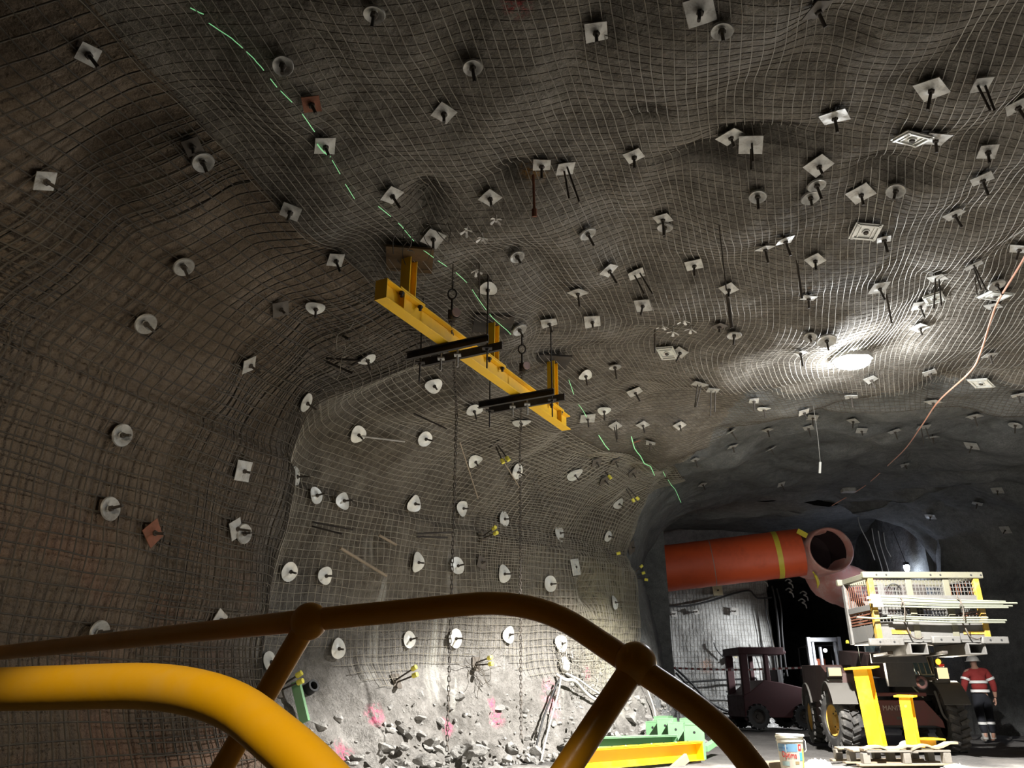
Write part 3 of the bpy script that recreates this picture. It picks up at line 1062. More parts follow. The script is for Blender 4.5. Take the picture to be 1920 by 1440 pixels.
# left wall and bay wall
mesh_layer([(W_near, lambda B: B[:, 1] < 8.9), (W_bay, lambda B: B[:, 1] >= 8.9)], .05, .030, 1.0,
           lambda B: (B[:, 2] > lowcut(B)) & (B[:, 1] >= 8.7), 8.0, 16.9, .088, .9, sw + .02, .10)
mesh_layer([(W_near, lambda B: B[:, 1] < 8.9)], .05, .034, 1.0,
           lambda B: (B[:, 2] > lowcut(B)) & (B[:, 1] < 8.9), 1.5, 9.0, .115, .7, sw + .02, .128)
# second overlapping sheet near the arris and on the far part of the bay
mesh_layer([(W_near, lambda B: B[:, 1] < 8.9), (W_bay, lambda B: B[:, 1] >= 8.9)], .075, .040, 40.0,
           lambda B: (B[:, 2] > lowcut(B) + .5) & (B[:, 1] > 4.2) & (((B[:, 1] > 7.0) & (B[:, 1] < 9.2)) | ((B[:, 1] > 12.6) & (B[:, 2] > 2.2)) | ((B[:, 1] > 4.6) & (B[:, 1] < 5.3))), 1.5, 16.9, .09, .94, sw + .02, .104)
# roof sheets, down to the scalloped edge
W_roofc = Wires(.0032)
mesh_layer([(W_roof, lambda B: B[:, 0] < 2.6 + .12 * B[:, 1]), (W_roofb, lambda B: B[:, 0] >= 2.6 + .12 * B[:, 1])], .085, .034, 80.0,
           lambda B: B[:, 1] < yb1(B[:, 0]) + .0, 1.5, 13.0, .094, sw, ARCTOT, .074, .05, 'long')
mesh_layer([(W_roofc, lambda B: B[:, 0] < 99)], .028, .034, 80.0, lambda B: B[:, 1] < yb1(B[:, 0]) + .0, 1.5, 13.0, .080, sw, ARCTOT, .10, .05, 'cross')
# the sheet under the sprayed concrete of the far roof, mostly buried
W_far = Wires(.0036)
mesh_layer([(W_far, inwall)], .012, .02, 120.0, lambda B: (B[:, 1] > yb1(B[:, 0]) + .05) & (B[:, 1] < yb2(B[:, 0]) + .2), 10.2, 17.0, .10, sw, ARCTOT - 1.5, .10, .1)
W_near.build('wire_mesh', M_WIREDK, wall_left)
W_bay.build('wire_mesh', simple('beige_dusty_wire', (.33, .30, .24), .6, .1, dirt=(.22, .19, .15), dirt_amt=.3, scale=2), wall_left)
W_roof.build('wire_mesh', M_WIRE, ceiling)
W_roofb.build('wire_mesh', M_WIREBR, ceiling)
W_roofc.build('wire_mesh', M_WIREDK, ceiling)
W_far.build('wire_mesh', M_WIREDK, ceiling)
# faint wires on the back wall
Wb = Wires(.004)
for i in range(6, 66, 2):
    k = Vb[i, 40:172].copy(); k[:, 1] -= .012; Wb.add(k)
for j in range(40, 172):
    k = Vb[6:66:2, j].copy(); k[:, 1] -= .012; Wb.add(k)
Wb.build('wire_mesh', M_WIRE, bpy.data.objects['wall_back'])
# ------------------------------------------------------------------ handrails in front of the camera
def rail():
    t = thing('handrail', 'bright yellow gloss handrail in front, bending down towards the bottom', 'handrail', PX(0, 1290, .96))
    m = MB()
    pts = [PX(-420, 1303, 1.12), PX(0, 1292, .94), PX(395, 1281, .87), PX(585, 1440, .74), PX(800, 1700, .62)]
    p = roundpath(pts, [0, .05, .13, .05], 10)
    dense = [p[0]]
    for a, b_ in zip(p, p[1:]):
        k = max(1, int((b_ - a).length / .03))
        for q in range(1, k + 1): dense.append(a.lerp(b_, q / k))
    m.tube(dense, .0252, 28)
    obj('rail', m, M_YELS, t, 60, world=True)
    t = thing('handrail', 'brown-yellow handrail behind the bright one, with two posts and ball joints', 'handrail', PX(0, 1224, 2.7))
    m = MB()
    pts = [PX(-500, 1258, 3.6), PX(0, 1224, 2.75), PX(578, 1163, 1.72), PX(1000, 1121, 1.68), PX(1190, 1248, 1.50), PX(1345, 1353, 1.42), PX(1440, 1475, 1.36), PX(1580, 1800, 1.3)]
    p = roundpath(pts, [0, .1, .1, .15, .02, .16, .05], 10)
    m.tube(p, .0248, 24)
    obj('top_rail', m, M_RAIL, t, 60, world=True)
    for a, b_, nm in (((578, 1166, 1.72), (335, 1580, 1.72), 0), ((1190, 1248, 1.50), (985, 1560, 1.36), 1)):
        m = MB(); A, B = PX(*a), PX(*b_)
        g = A + (B - A).normalized() * 1.6
        m.tube([A, A.lerp(B, .5), B, g], .0252, 24)
        obj('post', m, M_RAIL, t, 60, world=True)
        m = MB(); m.sphere(tuple(PX(a[0] + (2 if nm == 0 else 2), a[1] - (1 if nm == 0 else 4), a[2])), .041, 24, 16, sc=(1, .9, 1))
        obj('ball_joint', m, M_RAIL, t, 60, world=True)
rail()

# ------------------------------------------------------------------ yellow crane beam under the roof
BA, BB = Vector((-1.2, 6.25, 4.40)), Vector((.75, 10.1, 4.42))
def ibeam(mb, L, w, h, tf, tw, M):
    """I section in local xy, running along z"""
    mb.box((0, h / 2 - tf / 2, L / 2), (w, tf, L), M)
    mb.box((0, -h / 2 + tf / 2, L / 2), (w, tf, L), M)
    mb.box((0, 0, L / 2), (tw, h - 2 * tf, L), M)
def crane_beam():
    d = BB - BA; L = d.length
    t = thing('crane_beam', 'yellow steel lifting beam hung from the roof over the bay', 'crane beam', BA)
    M = frame(BA, d)
    m = MB(); ibeam(m, L, .13, .20, .014, .011, M); obj('beam', m, M_YEL, t, 20, .002, world=True)
    m = MB(); m.box((0, 0, -.006), (.132, .202, .012), M); obj('end_plate', m, M_YEL, t, 20, world=True)
    for z in (.28, L - .3):
        m = MB()
        for s in (-1, 1): m.box((s * .036, 0, z), (.055, .17, .012), M)
        obj('stiffener', m, M_YEL, t, 20, world=True)
    for f in (.095, .50, .90):
        p = BA + d * f
        h = BV.ray_cast(p + Vector((0, 0, .2)), Vector((0, 0, 1)))[0]
        top = (h.z if h else 5.0) - .03
        top = max(top, p.z + .40)
        m = MB(); Mv = frame(p + Vector((0, 0, .118)), (0, 0, 1), d)
        ibeam(m, top - p.z - .118 - .02, .11, .12, .012, .010, Mv); obj('hanger_post', m, M_YEL, t, 20, .002, world=True)
        m = MB(); m.box((0, 0, .109), (.14, .42, .016), Matrix.Translation(p) @ Matrix.Rotation(atan2(-d.x, d.y), 4, 'Z')); obj('seat_plate', m, M_YEL, t, 20, world=True)
        m = MB(); m.box((0, 0, 0), (.46, .46, .022), Matrix.Translation((p.x, p.y, top - .012)) @ Matrix.Rotation(radians(8), 4, 'Z')); rp_ = obj('roof_plate', m, M_DARKSTEEL if f > .1 else simple('brown_yellow_plate', (.10, .055, .015), .7, dirt=(.06, .045, .03), dirt_amt=.5), t, 20, world=True)
        for sx in (-1, 1):
            for sy in (-1, 1):
                m = MB(); c_ = Vector((p.x + sx * .17, p.y + sy * .17, top - .03))
                m.tube([c_ + Vector((0, 0, .02)), c_ + Vector((0, 0, -.05))], .012, 8); m.lathe([(.001, -.02), (.024, -.02), (.024, .0), (.001, 0)], 6, Matrix.Translation(c_))
                obj('bolt', m, M_ROD, rp_, 30)
        for k in (-.16, .16):
            q = p + d.normalized() * k
            for s in (-1, 1):
                m = MB(); side = d.normalized().cross(Vector((0, 0, 1))) * s
                c_ = q + side * .045 + Vector((0, 0, .083))
                m.lathe([(.001, 0), (.026, 0), (.026, -.022), (.015, -.022), (.015, -.05), (.001, -.05)], 6, Matrix.Translation(c_))
                obj('beam_bolt', m, M_DARKSTEEL, t, 30, world=True)
crane_beam()

def chain(mb, a, b_, wire, pitch, wid, sag=0):
    a, b_ = Vector(a), Vector(b_)
    L = (b_ - a).length; n = max(2, int(L / pitch))
    for i in range(n):
        c_ = a.lerp(b_, (i + .5) / n)
        M = frame(c_, b_ - a) @ Matrix.Rotation((pi / 2) * (i % 2), 4, 'Z')
        l = pitch * .62
        ring = []
        for k in range(10):
            an = 2 * pi * k / 10
            ring.append((wid * cos(an) * .5, 0, (l if sin(an) > 0 else -l) * .6 + sin(an) * wid * .5))
        ring.append(ring[0])
        mb.tube(ring, wire, 4, False, M)

def cross_beam(f, u0, u1, label, chainlabel, hooklabel, u, vb, seed):
    d = (BB - BA); p = BA + d * f
    e = Vector((d.y, -d.x, 0)).normalized()
    t = thing('cross_beam', label, 'cross beam', p - Vector((0, 0, .12)))
    dn = d.normalized()
    for k, (sh, off) in enumerate(((-.10, .0), (.10, .05))):
        m = MB()
        c_ = p + Vector((0, 0, -.150)) + dn * sh + e * (off)
        M = frame(c_ - e * u0, e, (0, 0, 1))
        m.box((0, 0, (u0 + u1) / 2), (.008, .085, u0 + u1), M)
        for s in (-1, 1): m.box((.018 * (1 if k else -1), s * .038, (u0 + u1) / 2), (.036, .008, u0 + u1), M)
        obj('channel', m, M_DARKSTEEL, t, 20, world=True)
    for s, q in ((-1, u0 - .10), (1, u1 - .07)):
        c_ = p + e * (q * s)
        h = BV.ray_cast(Vector((c_.x, c_.y, p.z - .1)), Vector((0, 0, 1)))[0]
        zt = h.z if h else 5
        m = MB(); m.tube([(c_.x, c_.y, p.z - .42), (c_.x, c_.y, zt + .05)], .0085, 7); obj('hanger_rod', m, M_DARKSTEEL, t, 40, world=True)
        m = MB(); m.box((0, 0, 0), (.10, .07, .012), Matrix.Translation((c_.x, c_.y, p.z - .20))); m.lathe([(.001, 0), (.019, 0), (.019, -.022), (.001, -.022)], 6, Matrix.Translation((c_.x, c_.y, p.z - .207)))
        obj('washer_plate', m, M_DARKSTEEL, t, 30, world=True)
    for s in (-1, 1):
        c_ = p + e * (s * .10)
        m = MB(); m.tube([(c_.x, c_.y, p.z - .34), (c_.x, c_.y, p.z - .09)], .011, 8); m.box((c_.x, c_.y, p.z - .205), (.07, .07, .014)); m.box((c_.x, c_.y, p.z - .088), (.09, .05, .012))
        obj('clamp', m, M_STEEL, t, 30, world=True)
    # chain hanging over the side of the beam
    top = p - dn * .14 + e * .10
    h = BV.ray_cast(Vector((top.x, top.y, p.z)), Vector((0, 0, 1)))[0]
    zt = (h.z if h else 5.0)
    tc_ = thing('lifting_chain', chainlabel, 'chain', (top.x, top.y, zt))
    m = MB()
    a = Vector((top.x, top.y, zt - .52)); b_ = Vector((top.x, top.y, p.z - .05))
    pb = PX(u, vb, 0); dr = ray(u, vb)
    tt = ((p - CAM).dot(Vector((0, CP, SP))) - .05)
    bot = CAM + dr * tt
    mid = Vector((bot.x, bot.y, p.z - .28))
    chain(m, a, mid, .005, .048, .027); chain(m, mid, bot, .005, .048, .027)
    obj('chain_links', m, M_ROD, tc_, 40, world=True)
    m = MB(); m.box((top.x, top.y, zt - .46), (.07, .09, .11)); m.lathe([(.001, -.03), (.055, -.03), (.06, 0), (.055, .03), (.001, .03)], 18, Matrix.Translation((top.x + .03, top.y - .04, zt - .46)) @ Matrix.Rotation(pi / 2, 4, 'X') @ Matrix.Rotation(.5, 4, 'Y'))
    ho = obj('hoist_block', m, M_DARKSTEEL, tc_, 40, world=True)
    m = MB(); m.tube([(top.x, top.y, zt - .42), (top.x, top.y, zt - .26)], .012, 8); m.tube([Vector((top.x, top.y, zt - .2)) + Vector((.045 * cos(a_), 0, .06 * sin(a_))) for a_ in np.linspace(-2.4, 5.0, 16)], .010, 7)
    m.tube([(top.x, top.y, zt - .15), (top.x, top.y, zt + .1)], .011, 7)
    obj('hook', m, M_DARKSTEEL, tc_, 40, world=True)
    m = MB(); m.lathe([(.001, -.008), (.048, -.008), (.048, .008), (.001, .008)], 18, Matrix.Translation((top.x + .055, top.y - .09, zt - .46)) @ Matrix.Rotation(pi / 2, 4, 'X') @ Matrix.Rotation(.5, 4, 'Y'))
    obj('block_cover', m, simple('pinkish_cover', (.42, .30, .28), .5), tc_, 40, world=True)
cross_beam(.28, .46, .52, 'pair of dark channel bars slung across the yellow beam, nearer one', 'long chain hanging past the nearer cross bars down the bay wall', '', 838, 1408, 1)
cross_beam(.665, .52, .50, 'pair of dark channel bars slung across the yellow beam, farther one', 'long chain hanging past the farther cross bars down the bay wall', '', 977, 1385, 2)

# ------------------------------------------------------------------ things running over or hanging from the rock
def surf_path(pix, off, dens=14):
    out = []
    for a, b_ in zip(pix, pix[1:]):
        k = max(1, int(math.hypot(b_[0] - a[0], b_[1] - a[1]) / dens))
        for q in range(k):
            u = a[0] + (b_[0] - a[0]) * q / k; v = a[1] + (b_[1] - a[1]) * q / k
            h = hit(u, v)
            if h: out.append(h[0] + h[1] * off)
    h = hit(*pix[-1])
    if h: out.append(h[0] + h[1] * off)
    return out
M_GLOW = simple('pale_green_laser_glow', (.35, .75, .35), .4, emit=(.30, .85, .38), emit_s=.55)  # laser light falling on the rock, painted as thin glowing tubes
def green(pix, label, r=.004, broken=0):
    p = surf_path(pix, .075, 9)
    t = thing('green_laser_line', label, 'glowing line', p[0], group='thin green laser light line along the roof')
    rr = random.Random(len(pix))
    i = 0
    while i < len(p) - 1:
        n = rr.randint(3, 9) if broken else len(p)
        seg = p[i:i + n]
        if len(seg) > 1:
            m = MB(); m.tube(seg, r, 5); obj('laser_dash' if broken else 'laser_light', m, M_GLOW, t, 60, world=True)
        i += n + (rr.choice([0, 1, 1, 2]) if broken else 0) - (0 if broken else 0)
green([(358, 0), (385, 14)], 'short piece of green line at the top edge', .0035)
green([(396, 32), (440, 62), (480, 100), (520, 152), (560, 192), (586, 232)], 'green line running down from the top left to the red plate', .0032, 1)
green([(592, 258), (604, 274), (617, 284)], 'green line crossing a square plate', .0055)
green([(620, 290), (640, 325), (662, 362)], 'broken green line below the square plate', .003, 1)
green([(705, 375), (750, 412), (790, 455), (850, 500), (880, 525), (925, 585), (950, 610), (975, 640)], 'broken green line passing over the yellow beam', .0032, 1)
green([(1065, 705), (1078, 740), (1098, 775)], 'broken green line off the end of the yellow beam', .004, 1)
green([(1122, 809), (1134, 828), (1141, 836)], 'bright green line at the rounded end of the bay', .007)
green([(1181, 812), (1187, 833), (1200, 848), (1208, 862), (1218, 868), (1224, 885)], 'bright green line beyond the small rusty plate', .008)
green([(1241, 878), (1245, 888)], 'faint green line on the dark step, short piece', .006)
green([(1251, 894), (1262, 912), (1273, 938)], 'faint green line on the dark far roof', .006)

def cable(name, pts, r, mat, label, cat, group=None, n=8, k=8):
    t = thing(name, label, cat, pts[0], group=group)
    m = MB(); m.tube(smoothpath(pts, n), r, k)
    obj('cable', m, mat, t, 60, world=True)
    return t
M_ORC = simple('orange_cable_sheath', (.85, .42, .28), .5, dirt=(.8, .7, .6), dirt_amt=.3, scale=3)
def hang(pix):
    """points hung below the roof: each pixel with the optical depth given"""
    return [PX(u, v, t) for (u, v, t) in pix]
def rd(u, v): return hit(u, v)[2]
pp = [(1945, 420, None, .99), (1922, 480, None, .97), (1873, 562, None, .95), (1858, 600, None, .93), (1838, 662, None, .90), (1818, 698, None, .89), (1760, 752, None, .9), (1730, 795, None, .93), (1700, 838, None, .96), (1672, 866, None, .985), (1620, 912, None, .992), (1560, 948, None, .995)]
cable('hanging_cable', [PX(u, v, rd(u, v) * k) for u, v, _, k in pp], .011, M_ORC, 'orange cable swooping from the right edge across the roof', 'cable')
h = hit(1525, 760)
p0 = h[0]; e = PX(1538, 866, h[2] * .98)
t = thing('hanging_wire', 'thin wire with a white tag hanging left of the lamp', 'wire', p0)
m = MB(); m.tube(smoothpath([p0 + Vector((0, 0, .05)), p0.lerp(e, .5) + Vector((.01, 0, 0)), e], 5), .004, 5); obj('wire', m, M_WIREBR, t, world=True)
m = MB(); m.bar(e, PX(1537, 887, h[2] * .98), .035, .012); obj('tag', m, M_WHITE, t, 30, world=True)

# long thin rods hanging out of the roof
def hang_rod(u0, v0, u1, v1, label, r=.010, base=None, mat=None, nut=False):
    h = hit(u0, v0)
    a = h[0] + Vector((0, 0, .04))
    tdep = h[2]
    best = None
    # straight down from the collar, as long as it shows
    dz = 0
    d = ray(u1, v1)
    k = tdep
    b_ = CAM + d * k
    t = thing('hanging_rod', label, 'rod', a, group='bare rods hanging from the roof')
    m = MB(); m.tube([a, b_], r, 8); obj('rod', m, mat or M_ROD, t, world=True)
    if nut:
        m = MB(); m.lathe([(.001, -.04), (.024, -.04), (.024, .03), (.001, .03)], 8, frame(b_, b_ - a)); obj('nut', m, mat or M_ROD, t, world=True)
hang_rod(1000, 326, 1002, 400, 'rusty rod hanging below a rust stain mid roof', .012, mat=M_RUSTDK, nut=True)
hang_rod(1348, 420, 1362, 545, 'long thin rod above the round plate on mid roof', .006)
hang_rod(1362, 540, 1372, 615, 'stout bar joined to the long thin rod, by the round plate', .02)
hang_rod(1494, 487, 1504, 560, 'rod hanging across the bright cream square plate', .012)
hang_rod(1662, 552, 1672, 606, 'leaning rod right of the grey square plate', .011)
hang_rod(1228, 618, 1228, 662, 'short bar left of the ribbed plate and clips', .011)
hang_rod(1828, 520, 1832, 552, 'rod below the crossing bolt tails near the orange cable', .008)
hang_rod(850, 490, 848, 533, 'thin rod above the nearer cross bars, left', .007)
hang_rod(898, 490, 899, 560, 'thin rod above the nearer cross bars, right', .007)

# white plastic clips like four-petalled flowers
M_CLIP = simple('white_clip_plastic', (.72, .70, .66), .45)
for (u, v, lab) in [(930, 403, 'white four-armed clip, right one of the three beneath the bent plate'), (876, 423, 'white four-armed clip, left one of the three above the beam'), (904, 436, 'white four-armed clip, lowest of the three above the beam'),
                    (890, 498, 'thin wire clip above the nearer cross bars'), (1243, 602, 'white clip above the ribbed plate, left'), (1263, 613, 'white clip above the ribbed plate, lower'), (1281, 592, 'white clip above the ribbed plate, top'), (1296, 608, 'white clip above the ribbed plate, right'), (1105, 590, 'pale clip near the crossed bolts plate')][:8]:
    h = hit(u, v)
    M = frame(h[0] + h[1] * .07, h[1]) @ Matrix.Rotation(rp.uniform(0, 1.5), 4, 'Z')
    t = thing('plastic_clip', lab, 'clip', M=M, group='white clips on the roof mesh')
    m = MB()
    s = 11 * h[2] / FPX
    for k in range(4):
        a = k * pi / 2 + .3 * (k % 2)
        q = Vector((cos(a), sin(a), 0)); w = Vector((-sin(a), cos(a), 0))
        m.add([q * s * .15 + w * s * .12, q * s * .15 - w * s * .12, q * s - w * s * .25 + Vector((0, 0, .03)), q * s * 1.1 + Vector((0, 0, .035)), q * s + w * s * .25 + Vector((0, 0, .03))], [(0, 1, 2, 3, 4)])
        m.add([q * s * .15 + w * s * .12 - Vector((0, 0, .004)), q * s * .15 - w * s * .12 - Vector((0, 0, .004)), q * s - w * s * .25 + Vector((0, 0, .026)), q * s * 1.1 + Vector((0, 0, .031)), q * s + w * s * .25 + Vector((0, 0, .026))], [(4, 3, 2, 1, 0)])
    m.tube([(0, 0, -.08), (0, 0, .03)], .009, 6)
    obj('clip', m, M_CLIP, t, 20)

# ------------------------------------------------------------------ work lamp under the roof
h = hit(1595, 660)
LP = h[0] + Vector((0, 0, -.16))
t = thing('work_lamp', 'dazzling white work lamp under the roof mesh', 'lamp', LP)
m = MB(); rbox(m, (LP.x, LP.y, LP.z + .07), (.50, .38, .06), .12); obj('housing', m, M_STEEL, t, 30, world=True)
m = MB(); m.tube([LP + Vector((-.12, 0, .09)), LP + Vector((-.12, 0, .25))], .008, 6); m.tube([LP + Vector((.12, 0, .09)), LP + Vector((.12, 0, .25))], .008, 6); obj('bracket', m, M_ROD, t, world=True)
m = MB(); m.sphere((LP.x, LP.y, LP.z + .015), .21, 26, 14, sc=(1.1, .85, .42))
M_LED = simple('lit_led', (1, 1, 1), .3, emit=(.93, .97, 1), emit_s=160)
obj('lens', m, M_LED, t, 60, world=True)
def light(typ, name, loc, power, color=(1, 1, 1), **kw):
    l = bpy.data.lights.new(name, typ)
    l.energy = power; l.color = color
    for k, v in kw.items(): setattr(l, k, v)
    o = bpy.data.objects.new(name, l); COL.objects.link(o); o.location = loc
    return o
def aim(o, at):
    d = Vector(at) - o.location
    o.rotation_euler = d.to_track_quat('-Z', 'Y').to_euler()
    return o
# ------------------------------------------------------------------ rubble and loose items at the foot of the bay wall
def rock_into(mb, c, r, rnd, flat=.7):
    bm = bmesh.new()
    bmesh.ops.create_icosphere(bm, subdivisions=2, radius=1)
    s = rnd.uniform(0, 100)
    sc = Vector((r * rnd.uniform(.7, 1.3), r * rnd.uniform(.7, 1.3), r * flat * rnd.uniform(.7, 1.2)))
    R = Matrix.Rotation(rnd.uniform(0, 6.3), 4, 'Z') @ Matrix.Rotation(rnd.uniform(-.5, .5), 4, 'X')
    pl_ = [(Vector((rnd.gauss(0, 1), rnd.gauss(0, 1), rnd.gauss(0, 1))).normalized(), rnd.uniform(.34, .74)) for _ in range(12)]
    vs = []
    for v in bm.verts:
        p = v.co.copy()
        for n, d in pl_:
            k = p.dot(n) - d
            if k > 0: p -= n * k
        p *= 1 + .08 * nz(p * 2 + Vector((s, 0, 0)))
        p = Vector((p.x * sc.x, p.y * sc.y, p.z * sc.z))
        vs.append(R @ p + Vector(c))
    fs = [tuple(v.index for v in f.verts) for f in bm.faces]
    bm.free()
    mb.add(vs, fs)
rr = random.Random(5)
R_RUB = rock_mat('broken_rock', (.12, .115, .105), (.30, .29, .27), (.48, .46, .43), False, False, (), .5)
M_FLOORZ = lambda x, y: nz((x * .5, y * .5, 1)) * .05 + nz((x * 1.9, y * 1.9, 5)) * .022 - .03
mb = MB()
for k in range(900):
    y = rr.uniform(9.2, 19.5) if k > 150 else rr.uniform(13.5, 18.5)
    i = int(row_of(y)); z = rr.random() ** 2.0 * (.95 if y > 11 else .7)
    ii = np.argmin(np.abs(V1[i, :NW, 2] - z))
    p = V1[i, ii]
    r = rr.choice([.025, .03, .04, .04, .05, .06, .09, .14]) * (1.1 if z < .4 else .75)
    out = abs(rr.gauss(0, .28 if z < .4 else .015))
    dx, dy = .82, -.5
    rock_into(mb, (p[0] + dx * out, p[1] + dy * out, max(p[2] - (out * .6 if z > .3 else 0), M_FLOORZ(p[0], p[1])) + r * .0), r, rr)
o = obj('rubble', mb, R_RUB, None, 30)
o.data.set_sharp_from_angle(angle=radians(14))
tag(o, 'broken rock rubble heaped along the foot of the bay wall', 'rubble', None, 'stuff')
for k, (u, v, r, lab) in enumerate([(1130, 1372, .26, 'large block of broken rock behind the second handrail post'), (1060, 1395, .2, 'block of broken rock left of the second handrail post'),
                                   (722, 1400, .2, 'pale flat block leaning above the dark hollow at the bottom'), (960, 1405, .18, 'block of broken rock under the far chain'),
                                   (1185, 1345, .22, 'grey block of rock beside the green brackets')]):
    h = hit(u, v)
    if not h: continue
    mb = MB(); rock_into(mb, h[0] - h[1] * .02, r, rr, .8)
    tag(obj('rock_block', mb, R_RUB, None, 28), lab, 'rock', 'blocks of rock at the wall foot')

# torn sheet of wire mesh with rubble behind it
sh = [(1062, 1222), (1165, 1218), (1168, 1302), (1066, 1300)]
W = MB(); rr2 = random.Random(3)
def shp(a, b_):
    u = (sh[0][0] * (1 - a) + sh[1][0] * a) * (1 - b_) + (sh[3][0] * (1 - a) + sh[2][0] * a) * b_
    v = (sh[0][1] * (1 - a) + sh[1][1] * a) * (1 - b_) + (sh[3][1] * (1 - a) + sh[2][1] * a) * b_
    h = hit(u, v)
    q = h[0] + h[1] * (.10 + .09 * nz((a * 4, b_ * 4, 3)))
    return q + Vector((nz((a * 9, b_ * 9, 1)), nz((a * 9, b_ * 9, 7)), nz((a * 9, b_ * 9, 13)))) * .07
for k in range(13): W.tube([shp(k / 12, q / 10) for q in range(11)], .0045, 4)
for k in range(10): W.tube([shp(q / 12, k / 9) for q in range(13)], .0045, 4)
t = thing('torn_mesh', 'torn sheet of wire mesh right of the hose tangle', 'wire mesh', shp(.5, .5))
obj('mesh_wires', W, M_WIREBR, t, 60, world=True)
mb = MB()
for k in range(46):
    q = shp(rr2.random(), rr2.random()); h_ = rr2.uniform(.04, .1)
    rock_into(mb, q + Vector((-.08, .12, -.02)), h_, rr2)
tag(obj('rubble', mb, R_RUB, None, 30), 'broken rock held behind the torn mesh sheet', 'rubble', None, 'stuff')
# torn wire ends around the capped bolts
def tangle(u, v, n, s, label, seed, mat=M_WIREBR):
    h = hit(u, v); rnd = random.Random(seed)
    t = thing('wire_tangle', label, 'wire tangle', h[0])
    m = MB()
    for k in range(n):
        p = h[0] + h[1] * rnd.uniform(.02, .1) + Vector((rnd.uniform(-s, s), rnd.uniform(-s, s) * .5, rnd.uniform(-s, s)))
        pts = [p]
        d = Vector((rnd.gauss(0, 1), rnd.gauss(0, .5), rnd.gauss(-.2, 1))).normalized() * .09
        for q in range(5):
            d = (d + Vector((rnd.gauss(0, .04), rnd.gauss(0, .04), rnd.gauss(0, .04))) - h[1] * 0).normalized() * .09
            pts.append(pts[-1] + d)
        m.tube(smoothpath(pts, 3), .0042, 4)
    obj('wires', m, mat, t, 60, world=True)
tangle(892, 1258, 20, .16, 'torn wires below the capped bolts between the chains', 3, M_WIREDK)
tangle(1044, 1226, 24, .14, 'tangle of pale wires above the hoses', 8)
tangle(632, 622, 22, .25, 'tangle of loose wires on the arris above the broken bars', 12, M_WIRE)
tangle(806, 395, 14, .2, 'loose wire ends in the dark pocket above the beam hanger', 15, M_WIREDK)
t = thing('bracket_bars', 'broken dark bars jutting from the rock left of the near cross bars', 'bar', hit(610, 672)[0])
m = MB()
for a, b_ in (((605, 672), (662, 700)), ((610, 668), (676, 676)), ((652, 686), (690, 664)), ((640, 625), (655, 636))):
    ha = hit(*a); hb = hit(*b_)
    m.tube([ha[0] + ha[1] * .03, PX(b_[0], b_[1], ha[2] - .25)], .014, 7)
obj('bars', m, M_DARKSTEEL, t, world=True)
# pale hoses and black hose
M_HOSE = simple('pale_dusty_hose', (.55, .54, .50), .6, dirt=(.35, .33, .3), dirt_amt=.3)
def hose(pix, off, r, mat, label, name='hose'):
    p = []
    for (u, v, o_) in pix:
        h = hit(u, v); p.append(h[0] + h[1] * (off + o_))
    cable(name, p, r, mat, label, 'hose', 'hoses on the bay wall')
hose([(1040, 1268, 0), (1046, 1280, .12), (1060, 1284, .14), (1085, 1302, .08), (1112, 1318, .05), (1150, 1322, .03)], .06, .030, M_HOSE, 'thick pale hose arching right behind the second handrail post')
hose([(1052, 1262, 0), (1075, 1276, .06), (1098, 1292, .04), (1125, 1308, .03)], .05, .017, M_HOSE, 'thin pale hose over the thick one')
hose([(1040, 1275, .1), (1036, 1300, .1), (1026, 1345, .08), (1015, 1395, .05), (1006, 1438, .05)], .05, .015, M_HOSE, 'pale cable running down the bright wall, right one')
hose([(1037, 1278, .1), (1026, 1302, .1), (1010, 1350, .08), (996, 1400, .05), (990, 1438, .05)], .06, .017, M_BLACK, 'black hose running down the bright wall')
hose([(1194, 1275, .1), (1203, 1300, .1), (1214, 1330, .1), (1222, 1348, .05)], .05, .016, M_HOSE, 'pale hose hanging just right of the second handrail post')
h = hit(1050, 1248)
t = thing('junction_bag', 'pale bag hung at the top of the hoses', 'bag', h[0])
m = MB(); m.sphere(tuple(h[0] + h[1] * .10 + Vector((0, 0, 0))), .10, 14, 10, sc=(.8, .6, 1.3))
for q in range(len(m.v)): m.v[q] = m.v[q] + Vector((nz(m.v[q] * 9), nz(m.v[q] * 9 + Vector((5, 0, 0))), 0)) * .03
obj('bag', m, M_HOSE, t, 60, world=True)
# fibres / loose rods on the bay wall
def stick(a, b_, r, mat, label, oa=.06, ob=.10):
    ha, hb = hit(*a), hit(*b_)
    A, B = ha[0] + ha[1] * oa, hb[0] + hb[1] * ob
    t = thing('loose_rod', label, 'rod', A, group='loose rods caught in the wire mesh')
    m = MB(); m.tube([A, B], r, 8); obj('rod', m, mat, t, world=True)
M_STICK = simple('brown_stick', (.30, .24, .17), .8, dirt=(.2, .17, .13), dirt_amt=.3)
stick((632, 1027), (715, 1078), .022, M_STICK, 'brown rod slanting behind the mesh above the handrail')
stick((705, 1004), (734, 1023), .020, M_STICK, 'short pale rod beside the slanting brown rod')
stick((858, 824), (890, 930), .010, M_STICK, 'thin rod slanting past the plate between the chains')
stick((942, 864), (968, 912), .010, M_STICK, 'thin pale rod left of the far chain')
stick((672, 815), (752, 824), .014, M_STEEL, 'horizontal rod at the bent plate on the upper bay wall')
stick((580, 978), (620, 990), .012, M_DARKSTEEL, 'dark rod pair end on the arris, upper', .05, .4)
stick((580, 986), (602, 996), .012, M_DARKSTEEL, 'dark rod pair end on the arris, lower', .05, .4)
stick((776, 1000), (816, 1000), .013, M_DARKSTEEL, 'dark rod jutting right of the white streak, upper', .05, .35)
stick((776, 1006), (812, 1008), .013, M_DARKSTEEL, 'dark rod jutting right of the white streak, lower', .05, .3)
